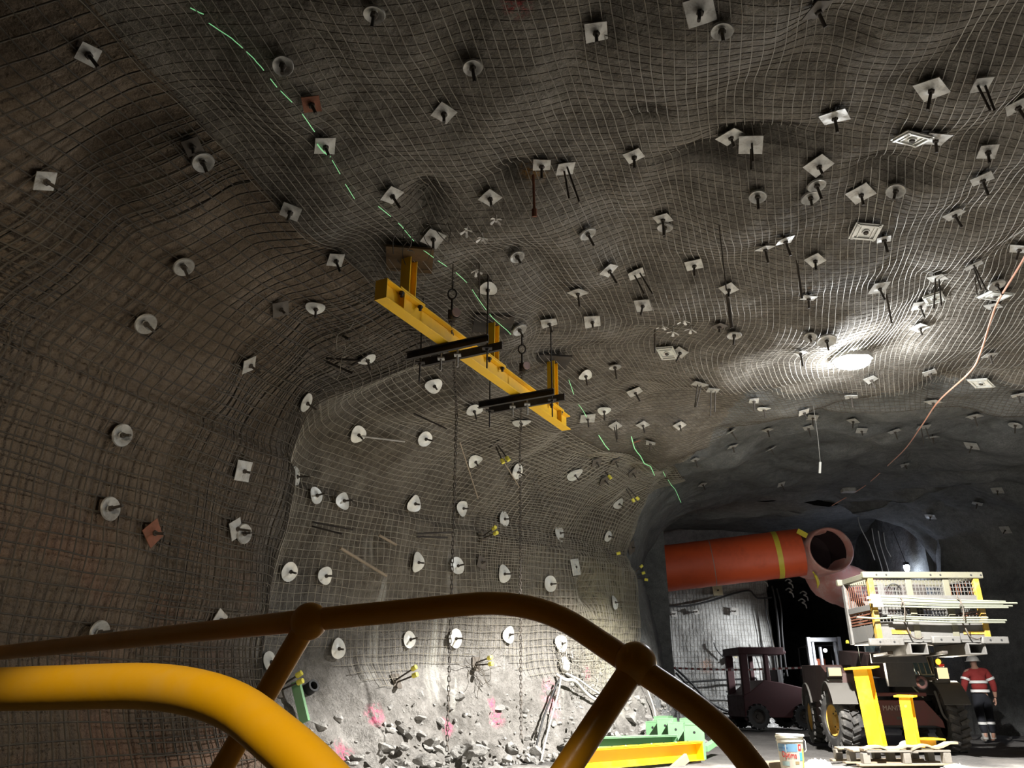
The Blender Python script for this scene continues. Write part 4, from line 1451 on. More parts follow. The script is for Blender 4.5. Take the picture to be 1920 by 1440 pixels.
stick((775, 770), (826, 768), .012, M_DARKSTEEL, 'dark rod jutting out below the near cross bars', .05, .35)

# ------------------------------------------------------------------ steel on the floor
def floor_at(u, v): return PG(u, v, 0)
def channel_beam(name, A, B, h, w, mat, label, cat, flip=1, holes=True):
    A, B = Vector(A), Vector(B)
    d = B - A; L = d.length
    t = thing(name, label, cat, A)
    M = frame(A + Vector((0, 0, h / 2)), d)              # local x across, y up
    m = MB()
    m.box((0, 0, L / 2), (.010, h, L), M)
    for s in (-1, 1): m.box((flip * w / 2, s * (h / 2 - .006), L / 2), (w, .012, L), M)
    m.box((flip * w * .9, h / 2 - .014, L / 2), (.012, .03, L), M)
    obj('channel', m, mat, t, 20, .002, world=True)
    m = MB(); m.box((flip * w / 2, 0, L - .02), (w, h - .02, .01), M); obj('end_plate', m, mat, t, 20, world=True)
    if holes:
        for k in range(9):
            m = MB(); c_ = M @ Vector((flip * w * .4, h / 2 + .003, L - .25 - k * .26))
            m.lathe([(.001, .004), (.014, .004), (.014, -.004)], 10, Matrix.Translation(c_)); obj('bolt_hole', m, M_WHITE if k % 2 else M_DARKSTEEL, t, world=True)
    return t
e1 = PX(1308, 1424, 11.6); e0 = PX(1096, 1492, 10.2)
channel_beam('steel_channel', (e0.x, e0.y, max(.0, e0.z)), (e1.x, e1.y, .02), .26, .14, M_YEL, 'yellow steel channel lying on the floor in front of the green brackets', 'channel', -1)
g1 = PX(1262, 1402, 12.6); g0 = PX(1090, 1448, 11.2)
channel_beam('steel_channel', (g0.x, g0.y, .05), (g1.x, g1.y, .02), .30, .12, M_GREEN, 'pale green steel channel lying behind the yellow one', 'channel', -1, False)

def bracket(u, v, t_, rz, label, tilt=0.0, s=1.0):
    p = PX(u, v, t_)
    M = Matrix.Translation(p) @ Matrix.Rotation(rz, 4, 'Z') @ Matrix.Rotation(tilt, 4, 'X')
    t = thing('steel_bracket', label, 'bracket', M=M, group='pale green angle brackets by the wall')
    def plate(w, h, hole, Mx):
        n = 14
        out = [(-w / 2, 0), (w / 2, 0), (w / 2, h), (-w / 2, h)]
        m = MB(); m.prism(out, .014, Mx @ Matrix.Translation((0, 0, -.007)))
        q = MB(); q.lathe([(.001, .0085), (.021, .0085), (.021, -.0085), (.001, -.0085)], n, Mx @ Matrix.Translation((hole[0], hole[1], 0)))
        return m, q
    Mx = Matrix.Rotation(pi / 2, 4, 'X')
    a, q = plate(.27 * s, .44 * s, (0, .34 * s), Mx); obj('upright', a, M_GREEN, t, 20, .002); obj('hole', q, M_BLACK, t, 30)
    a = MB(); a.box((0, .30 * s, .44 * s), (.27 * s, .62 * s, .014)); obj('top_flange', a, M_GREEN, t, 20, .002)
    a = MB(); a.box((-.128 * s, .30 * s, .40 * s), (.012, .62 * s, .08 * s)); a.box((.128 * s, .30 * s, .40 * s), (.012, .62 * s, .08 * s)); obj('side_flange', a, M_GREEN, t, 20, .002)
    a = MB(); a.prism([(0, .42 * s), (.30 * s, .42 * s), (0, .10 * s)], .012, Matrix(((0, 0, 1, 0), (1, 0, 0, 0), (0, 1, 0, 0), (0, 0, 0, 1)))); obj('gusset', a, M_GREEN, t, 20)
bracket(1226, 1401, 13.4, radians(-28), 'green bracket at the left of the row, half hidden', 0, .92)
bracket(1250, 1402, 12.9, radians(-18), 'second green bracket from the left')
bracket(1270, 1408, 12.7, radians(-14), 'third green bracket from the left, overlapping its neighbour', 0, .95)
bracket(1306, 1424, 12.2, radians(-22), 'tallest green bracket at the right end of the row', 0, 1.15)
bracket(1242, 1392, 14.4, radians(-20), 'green bracket behind the row at its left', 0, 1.0)
bracket(1292, 1398, 13.8, radians(-20), 'green bracket behind the row at its right', 0, 1.0)
t = thing('green_strut', 'pale green strut slanting from the right end of the brackets', 'strut', PX(1322, 1402, 12.6))
m = MB(); m.bar(PX(1322, 1404, 12.6), PX(1352, 1384, 13.4), .10, .09); obj('strut', m, M_GREEN, t, 20, .003, world=True)
t = thing('timber_dunnage', 'grey timber frame behind the green brackets', 'timber', PX(1262, 1350, 15.5))
m = MB(); A = PX(1242, 1352, 15.2)
for k in range(3): m.bar(A + Vector((.1, .25 * k, -.05)), A + Vector((1.35, .2 + .25 * k, -.16)), .12, .10)
for k in range(2): m.bar(A + Vector((.25 + .8 * k, -.1, -.17)), A + Vector((.25 + .8 * k, .8, -.2)), .12, .14)
m.bar(A + Vector((.3, .1, -.2)), A + Vector((.3, .1, -.75)), .1, .1); m.bar(A + Vector((1.1, .2, -.2)), A + Vector((1.1, .2, -.8)), .1, .1)
obj('timbers', m, M_WOODGREY, t, 20, .004, world=True)
t = thing('timber_offcut', 'pale timber offcut leaning on the yellow channel', 'timber', PX(1270, 1440, 11.2))
m = MB(); m.bar(PX(1258, 1447, 11.0), PX(1288, 1420, 11.25), .05, .12); obj('offcut', m, M_WOOD, t, 20, .004, world=True)
t = thing('timber_offcut', 'small dark timber under the end of the yellow channel', 'timber', PX(1300, 1436, 11.6))
m = MB(); m.bar(PX(1283, 1440, 11.3), PX(1312, 1431, 11.5), .07, .10); obj('offcut', m, M_WOODGREY, t, 20, .004, world=True)
# slotted green rack at the bottom edge
gp = PX(694, 1436, 10.6)
t = thing('slotted_rack', 'pale green slotted steel rack at the bottom edge', 'rack', gp)
m = MB()
for k in range(6):
    u = 664 + k * 12.5
    m.bar(PX(u, 1447, 10.4), PX(u + 3, 1430, 10.7), .035, .06)
obj('fins', m, M_GREEN, t, 20, .002, world=True)
m = MB(); m.bar(PX(655, 1446, 10.55), PX(740, 1440, 10.4), .05, .05); obj('base_bar', m, M_GREEN, t, 20, world=True)
q = PX(546, 1305, 11.5)
h = hit(541, 1312)
t = thing('green_bar', 'pale green bar end beside the left handrail post', 'bar', h[0])
m = MB(); m.bar(h[0] + h[1] * .1 + Vector((0, 0, .15)), h[0] + h[1] * .22 + Vector((.08, 0, -.35)), .05, .11); obj('bar', m, M_GREEN, t, 20, world=True)
# black boss sticking from the bright wall
h = hit(578, 1293)
t = thing('pipe_stub', 'short dark pipe stub in the bright wall right of the left post', 'pipe', h[0])
m = MB(); m.lathe([(.001, -.1), (.075, -.1), (.075, .12), (.05, .12), (.05, .02), (.001, .02)], 16, frame(h[0], h[1])); obj('pipe', m, M_BLACK, t, 40, world=True)

# ------------------------------------------------------------------ pallet with the two stub posts
PC = PG(1672, 1432)
def pallet():
    t = thing('pallet', 'broken timber pallet under the two yellow stub posts', 'pallet', (PC.x, PC.y, 0), radians(4))
    W_, D_ = 1.36, .95
    for k, y in enumerate((-D_ / 2 + .06, 0, D_ / 2 - .06)):
        for x in (-W_ / 2 + .09, 0, W_ / 2 - .09):
            m = MB(); m.box((x, y, .105), (.10, .10, .13)); obj('block', m, M_WOODGREY, t, 20, .003)
    for k in range(3):
        m = MB(); m.box((0, -D_ / 2 + .06 + k * (D_ / 2 - .06), .022), (W_ + .06, .10, .028)); obj('bottom_board', m, M_WOOD, t, 20, .003)
    rnd = random.Random(2)
    for k in range(6):
        y = -D_ / 2 + .07 + k * (D_ - .14) / 5
        m = MB()
        M = Matrix.Translation((rnd.uniform(-.04, .04), y, .192)) @ Matrix.Rotation(rnd.uniform(-.03, .03), 4, 'Z')
        rnd2 = rnd.uniform(.9, 1.02)
        m.box((0, 0, 0), (W_ * rnd2, .125, .026), M); obj('top_board', m, M_WOOD if k % 3 else M_WOODGREY, t, 20, .003)
    return t
pallet()
def plank(a, b_, w, th, label, mat=M_WOOD, twist=0):
    t = thing('loose_plank', label, 'plank', a, group='broken planks on the pallet')
    m = MB(); a, b_ = Vector(a), Vector(b_)
    n = 6
    pts = [a.lerp(b_, k / n) + Vector((0, 0, .02 * sin(k * 1.3))) for k in range(n + 1)]
    side = (b_ - a).cross(Vector((0, 0, 1))).normalized() * w / 2
    up = Vector((0, 0, th))
    vs = []; fs = []
    for k, p in enumerate(pts):
        j = Vector((0, 0, .012 * ((k * 7) % 3 - 1)))
        s2 = side + Vector((0, 0, twist * k / n))
        vs += [p - s2 + j, p + s2 + j, p + s2 + up + j, p - s2 + up + j]
        if k:
            o_ = 4 * (k - 1)
            for e in range(4):
                fs.append((o_ + e, o_ + (e + 1) % 4, o_ + 4 + (e + 1) % 4, o_ + 4 + e))
    fs += [(3, 2, 1, 0), tuple(4 * n + e for e in range(4))]
    m.add(vs, fs)
    obj('plank', m, mat, t, 20, .002, world=True)
zt = .21
plank((PC.x - .58, PC.y - .42, zt), (PC.x + .16, PC.y - .38, zt + .02), .15, .03, 'cracked plank across the front of the pallet, left')
plank((PC.x + .10, PC.y - .40, zt), (PC.x + .82, PC.y - .30, zt + .06), .14, .03, 'cracked plank across the front of the pallet, right')
plank((PC.x + .12, PC.y - .18, zt + .02), (PC.x + .42, PC.y + .12, zt + .12), .12, .03, 'plank tipped up between the two posts', M_WOODGREY, .05)
plank((PC.x + .36, PC.y + .02, zt + .01), (PC.x + .72, PC.y + .08, zt + .07), .12, .05, 'grey plank under the lying yellow plate', M_WOODGREY)
def stub(base, top, w, label, plate_w, hole=False):
    base, top = Vector(base), Vector(top)
    d = top - base; L = d.length
    t = thing('stub_post', label, 'steel post', base)
    M = frame(base, d, (0, -1, .05))
    M = M @ Matrix.Rotation(radians(-40), 4, 'Z')
    m = MB()
    # flanges face the viewer: local y is towards the viewer
    m.box((0, w * .5, L / 2), (w, .012, L), M); m.box((0, -w * .5, L / 2), (w, .012, L), M); m.box((0, 0, L / 2), (.010, w, L), M)
    obj('post', m, M_YEL, t, 20, .002, world=True)
    m = MB(); m.box((0, 0, L + .012), (plate_w, plate_w * .8, .026), M); obj('top_plate', m, M_YEL, t, 20, .003, world=True)
    m = MB(); m.box((0, 0, .006), (w * 1.02, w * 1.02, .012), M); obj('foot_plate', m, M_YEL, t, 20, world=True)
    if hole:
        m = MB(); m.lathe([(.001, .004), (.02, .004), (.02, -.002)], 12, M @ Matrix.Translation((0, w * .5 + .005, L * .82)) @ Matrix.Rotation(-pi / 2, 4, 'X')); obj('bolt_hole', m, simple('lit_hole_paint', (.9, .7, .05), .4), t, 30, world=True)
pb = PX(1646, 1398, 11.15); pt = PY(1616, 1254, pb.y - .04)
stub((pb.x, pb.y, .235), pt, .205, 'taller yellow stub post leaning left on the pallet', .42)
pb = PX(1714, 1402, 11.0); pt = PY(1698, 1307, pb.y - .03)
stub((pb.x, pb.y, .235), pt, .15, 'shorter yellow stub post on the right of the pallet', .27, True)
t = thing('steel_plate', 'yellow steel plate lying flat behind the shorter post', 'plate', PX(1738, 1393, 11.2))
m = MB(); A = PX(1720, 1391, 11.1); A.z = .335; m.box((0, 0, 0), (.42, .3, .022), Matrix.Translation((A.x + .18, A.y + .1, A.z)) @ Matrix.Rotation(.02, 4, 'Y')); m.box((0, 0, 0), (.3, .2, .10), Matrix.Translation((A.x + .12, A.y + .1, A.z - .06)))
obj('plate', m, M_YEL, t, 20, .002, world=True)

# ------------------------------------------------------------------ bucket
def bucket():
    p = PG(1487, 1444)
    t = thing('bucket', 'white plastic bucket with a blue and yellow printed label', 'bucket', (p.x, p.y, 0))
    r0, r1, H = .148, .172, .44
    m = MB(); prof = [(.001, .0), (r0, .0), (r0 + (r1 - r0) * .8, H * .80), (r1 * 1.03, H * .80), (r1 * 1.03, H * .84), (r1 * .99, H * .84), (r1, H * .90), (r1 * 1.05, H * .90), (r1 * 1.05, H * .95), (r1 * 1.01, H * .95), (r1 * 1.01, H * .96)]
    M_CREAM = simple('cream_plastic', (.40, .385, .32), .5)
    m.lathe(prof, 40); obj('body', m, M_CREAM, t, 40)
    m = MB(); m.lathe([(.001, H * .985), (r1 * .85, H * .985), (r1 * .9, H), (r1 * 1.06, H), (r1 * 1.07, H * .95), (r1 * 1.05, H * .945)], 40, Matrix.Rotation(.03, 4, 'Y')); obj('lid', m, M_WHITE, t, 40)
    m = MB(); m.tube([Vector((r1 * 1.05, -.02, H * .87))] + [Vector((r1 * 1.09 + .012, -.03, H * .87 - k * .028)) for k in range(1, 6)] + [Vector((r1 * 1.02, -.03, H * .5))], .005, 6); obj('handle', m, M_WHITE, t, 40)
    # printed sleeve made of coloured fields following the wall
    fa = atan2(-p.y, -p.x)                # direction to the viewer
    def field_(a0, a1, h0, h1, mat, off, name, parent):
        m = MB(); n = 12; vs = []; fs = []
        for i in range(n + 1):
            a = fa + (a0 + (a1 - a0) * i / n)
            for h_ in (h0, h1):
                r = r0 + (r1 - r0) * h_ / H + off
                vs.append((r * cos(a), r * sin(a), h_))
            if i: fs.append((2 * i - 2, 2 * i, 2 * i + 1, 2 * i - 1))
        m.add(vs, fs)
        return obj(name, m, mat, parent, 60)
    bl = simple('label_blue', (0.084, 0.176, 0.260), .5); pk = simple('label_cream', (0.315, 0.277, 0.218), .5, dirt=(.26, .27, .24), dirt_amt=.4, scale=20)
    ye = simple('label_yellow', (0.357, 0.344, 0.042), .5); cy = simple('label_cyan', (0.050, 0.231, 0.336), .5); rd_ = simple('label_red', (0.390, 0.015, 0.015), .5); wh = simple('label_white', (0.344, 0.344, 0.336), .5)
    lb = field_(-1.25, 1.35, .03, H * .76, pk, .0015, 'label', t)
    field_(-1.2, .55, H * .52, H * .74, bl, .003, 'blue_panel', lb)
    field_(-.42, -.34, H * .5, H * .74, wh, .0038, 'white_line', lb)
    field_(-1.2, -.2, H * .60, H * .65, simple('label_mid_blue', (0.042, 0.118, 0.231), .5), .0035, 'blue_band', lb)
    field_(.62, .92, H * .55, H * .73, rd_, .0035, 'red_badge', lb)
    field_(.70, .84, H * .60, H * .68, wh, .0042, 'badge_mark', lb)
    field_(.72, 1.02, H * .28, H * .50, cy, .003, 'cyan_panel', lb)
    field_(1.05, 1.32, .04, H * .6, ye, .003, 'yellow_strip', lb)
    field_(-.9, -.2, .06, H * .26, simple('label_teal', (0.189, 0.260, 0.244), .5), .003, 'teal_patch', lb)
    field_(.28, .62, .08, H * .26, simple('label_brown', (0.189, 0.139, 0.067), .5), .003, 'brown_patch', lb)
    # lettering bent round the wall
    cu = bpy.data.curves.new('lettering', 'FONT'); cu.body = 'Optima'; cu.size = .074; cu.align_x = 'CENTER'; cu.extrude = .0008; cu.resolution_u = 3
    to = bpy.data.objects.new('tmp', cu); COL.objects.link(to)
    dg = bpy.context.evaluated_depsgraph_get(); me = bpy.data.meshes.new_from_object(to.evaluated_get(dg)); bpy.data.objects.remove(to)
    me.name = 'lettering'
    for v in me.vertices:
        x, y, z = v.co
        h_ = H * .36 + y * 1.45 - x * .05
        r = r0 + (r1 - r0) * h_ / H + .0045 + z
        a = fa + (x * .95 - .03) / r1
        v.co = (r * cos(a), r * sin(a), h_)
    me.materials.clear(); me.materials.append(rd_)
    o = bpy.data.objects.new('lettering', me); link(o, lb)
bucket()
# crumpled white plastic beside it, one more further right
def crumple(u, v, w, hgt, label, seed, mat):
    p = PG(u, v)
    t = thing('crumpled_sheet', label, 'plastic sheet', (p.x, p.y, 0))
    m = MB(); n = 26; vs = []
    for i in range(n):
        for j in range(n):
            a, b_ = -1 + 2 * i / (n - 1), -1 + 2 * j / (n - 1)
            rr_ = max(0, 1 - (a * a + b_ * b_) * .9)
            z = hgt * rr_ ** .6 * (.55 + .6 * abs(nz((a * 3 + seed, b_ * 3, 1))) + .35 * nz((a * 8 + seed, b_ * 8, 3)))
            k = Vector((nz((a * 5, b_ * 5, seed)), nz((a * 5, b_ * 5, seed + 9)), 0)) * .12
            vs.append(((a + k.x) * w, (b_ + k.y) * w * .8, max(0.0, z) + .005))
    m.add(vs, [(i * n + j, (i + 1) * n + j, (i + 1) * n + j + 1, i * n + j + 1) for i in range(n - 1) for j in range(n - 1)])
    obj('sheet', m, mat, t, 40)
crumple(1533, 1440, .20, .13, 'crumpled white plastic sheet beside the bucket', 2, M_WHITE)
crumple(1793, 1441, .16, .06, 'pale crumpled sheet on the floor right of the pallet', 6, simple('pale_sacking', (.62, .60, .52), .8))
t = thing('floor_board', 'pale flat boards on the floor left of the bucket', 'board', PG(1450, 1442))
m = MB(); A, B = PG(1438, 1440), PG(1470, 1437)
m.bar(A + Vector((-.15, 0, .02)), B + Vector((0, 0, .02)), .03, .12, (0, 0, 1)); m.bar(A + Vector((-.1, -.15, .02)), B + Vector((.05, -.1, .02)), .03, .1, (0, 0, 1)); obj('boards', m, M_WOOD, t, 20, world=True)
# ------------------------------------------------------------------ ventilation duct beyond the brow
M_DUCT = simple('orange_duct_fabric', (.80, .12, .035), .5, dirt=(.25, .05, .03), dirt_amt=.15, scale=1.2)
M_DUCTP = simple('dusty_pink_duct', (.66, .30, .24), .65, dirt=(.70, .50, .44), dirt_amt=.5, scale=3)
M_DUCTIN = simple('duct_inside', (.10, .02, .015), .7)
M_TAPE = simple('yellow_tape', (.75, .62, .06), .5)
def duct():
    t = thing('ventilation_duct', 'orange ventilation duct with an open elbow under the brow', 'duct', PX(1380, 1050, 22))
    A, B = PX(1080, 1086, 24.0), PX(1502, 1035, 23.0)
    R = .69
    m = MB(); n = 40
    k = 26
    pts = [A.lerp(B, i / k) for i in range(k + 1)]
    m.tube(pts, [R * (1 + .006 * sin(i * 1.9)) for i in range(k + 1)], n, False); obj('main_tube', m, M_DUCT, t, 60, world=True)
    d = (B - A).normalized()
    ax = Vector((.22, -.93, .02)).normalized()              # the open mouth faces the viewer
    C = PX(1546, 1034, 22.75)
    # collar of the mouth, slightly crushed
    M = frame(C + ax * -.1, ax)
    def wob(r, z, a): return r * (1 + .05 * sin(2 * a + .6)), z + .08 * cos(a + .5)
    m = MB(); m.lathe([(.70, -.75), (.69, .25), (.68, .42), (.64, .44), (.60, .40), (.585, .1), (.58, -.5)], 40, M, wob=wob); obj('mouth_collar', m, M_DUCTP, t, 60, world=True)
    m = MB(); m.lathe([(.585, .3), (.58, -.2), (.57, -.45), (.3, -.5), (.001, -.5)], 36, M); obj('dark_inside', m, simple('shaded_duct_inside', (.022, .008, .008), .8), t, 60, world=True)  # near-black lining and closed back paint the shade inside the mouth
    # drooping lower sleeve and the continuation to the right
    P0, P1, P2, P3 = PX(1546, 1052, 24.2), PX(1553, 1082, 23.9), PX(1585, 1098, 24.0), PX(1650, 1120, 24.7)
    pth = smoothpath([P0, P1, P2, P3, PX(1760, 1150, 26)], 6)
    m = MB(); m.tube(pth, [.66 + .015 * sin(i * 2.1) for i in range(len(pth))], 32, True); obj('lower_sleeve', m, M_DUCTP, t, 60, world=True)
    # yellow tape band round the tube, marked in black
    c0 = PX(1456, 1040, 23.1); s = (c0 - A).dot(d); c0 = A + d * s
    Md = frame(c0, d)
    m = MB(); m.lathe([(R * 1.012, -.075), (R * 1.012, .075)], 48, Md); band = obj('tape_band', m, M_TAPE, t, 60, world=True)
    for i in range(30):
        a = 2 * pi * i / 30
        Mk = Md @ Matrix.Rotation(a, 4, 'Z') @ Matrix.Translation((R * 1.013, 0, 0))
        m = MB(); m.box((0, 0, 0), (.004, .05 if i % 2 else .07, .02), Mk); obj('tape_mark', m, M_BLACK, band, 20)
    # yellow strap hanging from the lip and a yellow buckle on the tube
    s0 = PX(1524, 1072, 22.2)
    m = MB(); m.tube(smoothpath([s0, s0 + Vector((.05, -.03, -.12)), s0 + Vector((.10, -.02, -.30)), s0 + Vector((.06, -.02, -.46))], 5), [.02] * 5 + [.045] * 8 + [.02] * 3, 8); obj('strap', m, M_TAPE, t, 60, world=True)
    b0 = PX(1504, 1000, 22.3)
    m = MB(); m.box((0, 0, 0), (.30, .03, .15), Matrix.Translation(b0) @ Matrix.Rotation(radians(30), 4, 'Y')); bk = obj('buckle', m, M_TAPE, t, 20, world=True)
    m = MB(); m.lathe([(.001, .005), (.04, .005), (.04, -.01)], 10, Matrix.Translation(b0 + Vector((0, -.02, 0))) @ Matrix.Rotation(pi / 2, 4, 'X')); obj('buckle_hole', m, M_BLACK, bk, 20)
    m = MB(); q = A + d * ((PX(1336, 1060, 23.4) - A).dot(d)); m.lathe([(R * 1.006, -.012), (R * 1.006, .012)], 40, frame(q, d)); obj('seam', m, simple('grey_seam', (.4, .3, .25), .6), t, 60, world=True)
duct()

# cables, hoses, tape and fittings on the back wall
def bw(u, v, off=.05):
    p = PY(u, v, 26.35); return p - Vector((0, off, 0))
def bcable(pix, r, label, mat=M_BLACK, dy=0.0):
    cable('wall_cable', [bw(u, v, .10 + dy) for u, v in pix], r, mat, label, 'cable', 'cables on the back wall', 5, 7)
bcable([(1236, 1137), (1285, 1137), (1335, 1126), (1372, 1114), (1402, 1108), (1412, 1116), (1420, 1122), (1445, 1121)], .03, 'black cable sagging along the top of the back wall')
bcable([(1444, 1100), (1450, 1128), (1456, 1180), (1460, 1240), (1464, 1290)], .035, 'vertical black cable on the back wall jamb, thick', M_BLACK, .1)
bcable([(1452, 1105), (1460, 1140), (1462, 1190), (1468, 1245), (1472, 1268)], .03, 'vertical black cable on the back wall jamb, right of the thick one', M_BLACK, .15)
bcable([(1432, 1120), (1435, 1150), (1443, 1190), (1452, 1250), (1456, 1285), (1465, 1278), (1468, 1262)], .022, 'looped black cable left of the vertical pair')
bcable([(1423, 1205), (1440, 1240), (1447, 1280), (1452, 1310)], .018, 'thin cable hanging on the back wall beside the red vehicle')
bcable([(1262, 1254), (1290, 1280), (1320, 1312), (1350, 1330), (1372, 1335)], .035, 'thick black hose drooping across the lower back wall', M_BLACK, .3)
bcable([(1262, 1262), (1285, 1285), (1305, 1305), (1325, 1322), (1350, 1345)], .03, 'second black hose below the drooping one', M_BLACK, .32)
bcable([(1265, 1281), (1320, 1277), (1395, 1273), (1412, 1272), (1418, 1278), (1460, 1286)], .03, 'black cable running level above the foot of the back wall', M_BLACK, .2)
bcable([(1355, 1297), (1390, 1298), (1418, 1304)], .025, 'short black cable low on the back wall', M_BLACK, .3)
bcable([(1337, 1205), (1341, 1216), (1350, 1228), (1358, 1235)], .018, 'short bent cable in the middle of the back wall')
for k, (u, v) in enumerate([(1428, 1090), (1475, 1093), (1476, 1110), (1503, 1116), (1500, 1130)]):
    p = bw(u, v, .2)
    t = thing('cable_hook', ['hook under the duct, leftmost of the hooks', 'upper hook of the middle pair under the duct', 'lower hook of the middle pair under the duct', 'upper hook of the right pair under the duct', 'lower hook of the right pair under the duct'][k], 'hook', p, group='cable hooks under the duct')
    m = MB(); m.tube(smoothpath([p + Vector((0, .3, .08)), p + Vector((0, 0, .1)), p + Vector((.1, 0, .02)), p + Vector((.0, 0, -.02)), p + Vector((.1, 0, -.08)), p + Vector((.12, 0, -.2))], 5), .022, 6); obj('hook', m, M_STEEL, t, world=True)
for k, (u, v, s, lab) in enumerate([(1344, 1108, .32, 'cream square plate right under the duct on the back wall'), (1376, 1147, .24, 'tilted square plate in the middle of the back wall'), (1304, 1148, .16, 'small dull plate left on the back wall, second'), (1263, 1152, .18, 'small dull plate at the left end of the back wall'), (1376, 1225, .24, 'yellowish square plate by the red vehicle, upper'), (1370, 1236, .18, 'dull plate by the red vehicle, lower'), (1604, 993, .0, '')]):
    if not lab: continue
    p = bw(u, v, .12)
    t = thing('square_bolt_plate', lab, 'rock bolt', p, group='bolt plates on the back wall')
    M = Matrix.Translation(p) @ Matrix.Rotation(rp.uniform(-.6, .6), 4, 'Y')
    m = MB(); m.box((0, 0, 0), (s, .02, s), M); obj('plate', m, simple('cream_plate', (.52, .47, .30), .6) if k in (0, 4) else M_STEEL, t, 20, .003, world=True)
    m = MB(); m.tube([p + Vector((0, .4, 0)), p + Vector((0, -.12, 0))], .022, 8); obj('bolt', m, M_ROD, t, world=True)
# barrier tape across
A, B = PX(1250, 1252, 23), PX(1520, 1251, 22)
t = thing('barrier_tape', 'red and white barrier tape stretched before the back wall', 'tape', A)
M_TW = simple('white_tape', (.85, .85, .85), .5); M_TR = simple('dark_red_tape', (.25, .03, .03), .5)
n = 46
for par in (0, 1):
    m = MB()
    for k in range(par, n, 2):
        a, b_ = A.lerp(B, k / n), A.lerp(B, (k + 1) / n)
        z = lambda q: Vector((0, 0, -.06 * sin(pi * q)))
        a = a + z(k / n); b_ = b_ + z((k + 1) / n)
        m.bar(a, b_, .006, .055, (0, 0, 1))
    obj('white_bands' if par else 'red_bands', m, M_TW if par else M_TR, t, 20, world=True)
# pale duct end on the rock right of the mouth
p = PX(1603, 993, 20.6)
h = BV.ray_cast(p, Vector((0, 0, 1)))[0]
t = thing('mounting_box', 'pale flat box fixed to the brow right of the duct mouth', 'box', p)
m = MB(); rbox(m, (0, 0, 0), (.38, .25, .12), .04, Matrix.Translation((h.x, h.y, h.z - .03) if h else p)); obj('box', m, M_STEEL, t, 30, .01, world=True)
# strings hanging in the passage
for k, (u0, v0, u1, v1, lab) in enumerate([(1640, 1020, 1660, 1085, 'thin pale line hanging left in the passage mouth'), (1652, 1025, 1672, 1085, 'thick pale line hanging in the passage mouth'), (1672, 1030, 1694, 1072, 'thin line hanging left of the small passage lamp'), (1662, 1028, 1690, 1060, 'dark line hanging beside the small passage lamp'), (1612, 985, 1640, 1030, 'thin line from the brow box towards the passage')]):
    a, b_ = PX(u0, v0, 24.5), PX(u1, v1 + 20, 24)
    t = thing('hanging_line', lab, 'line', a, group='lines hanging at the passage mouth')
    m = MB(); m.tube(smoothpath([a + Vector((0, 0, .5)), a, a.lerp(b_, .5) + Vector((.05, 0, -.05)), b_], 4), .016, 5); obj('line', m, M_WIREBR, t, world=True)
p = PX(1700, 1064, 22.7)
t = thing('passage_lamp', 'small white lamp shining in the passage above the basket', 'lamp', p)
m = MB(); m.sphere(tuple(p), .12, 16, 10, sc=(.7, .7, 1.1)); obj('bulb', m, simple('lit_bulb', (1, 1, 1), .3, emit=(.85, .93, 1), emit_s=45), t, 60, world=True)
m = MB(); m.lathe([(.001, .16), (.07, .15), (.09, .10), (.09, .06)], 16, Matrix.Translation(p)); m.tube([p + Vector((0, 0, .14)), p + Vector((-.1, .2, 1.1))], .01, 5); obj('cap', m, M_DARKSTEEL, t, 40, world=True)

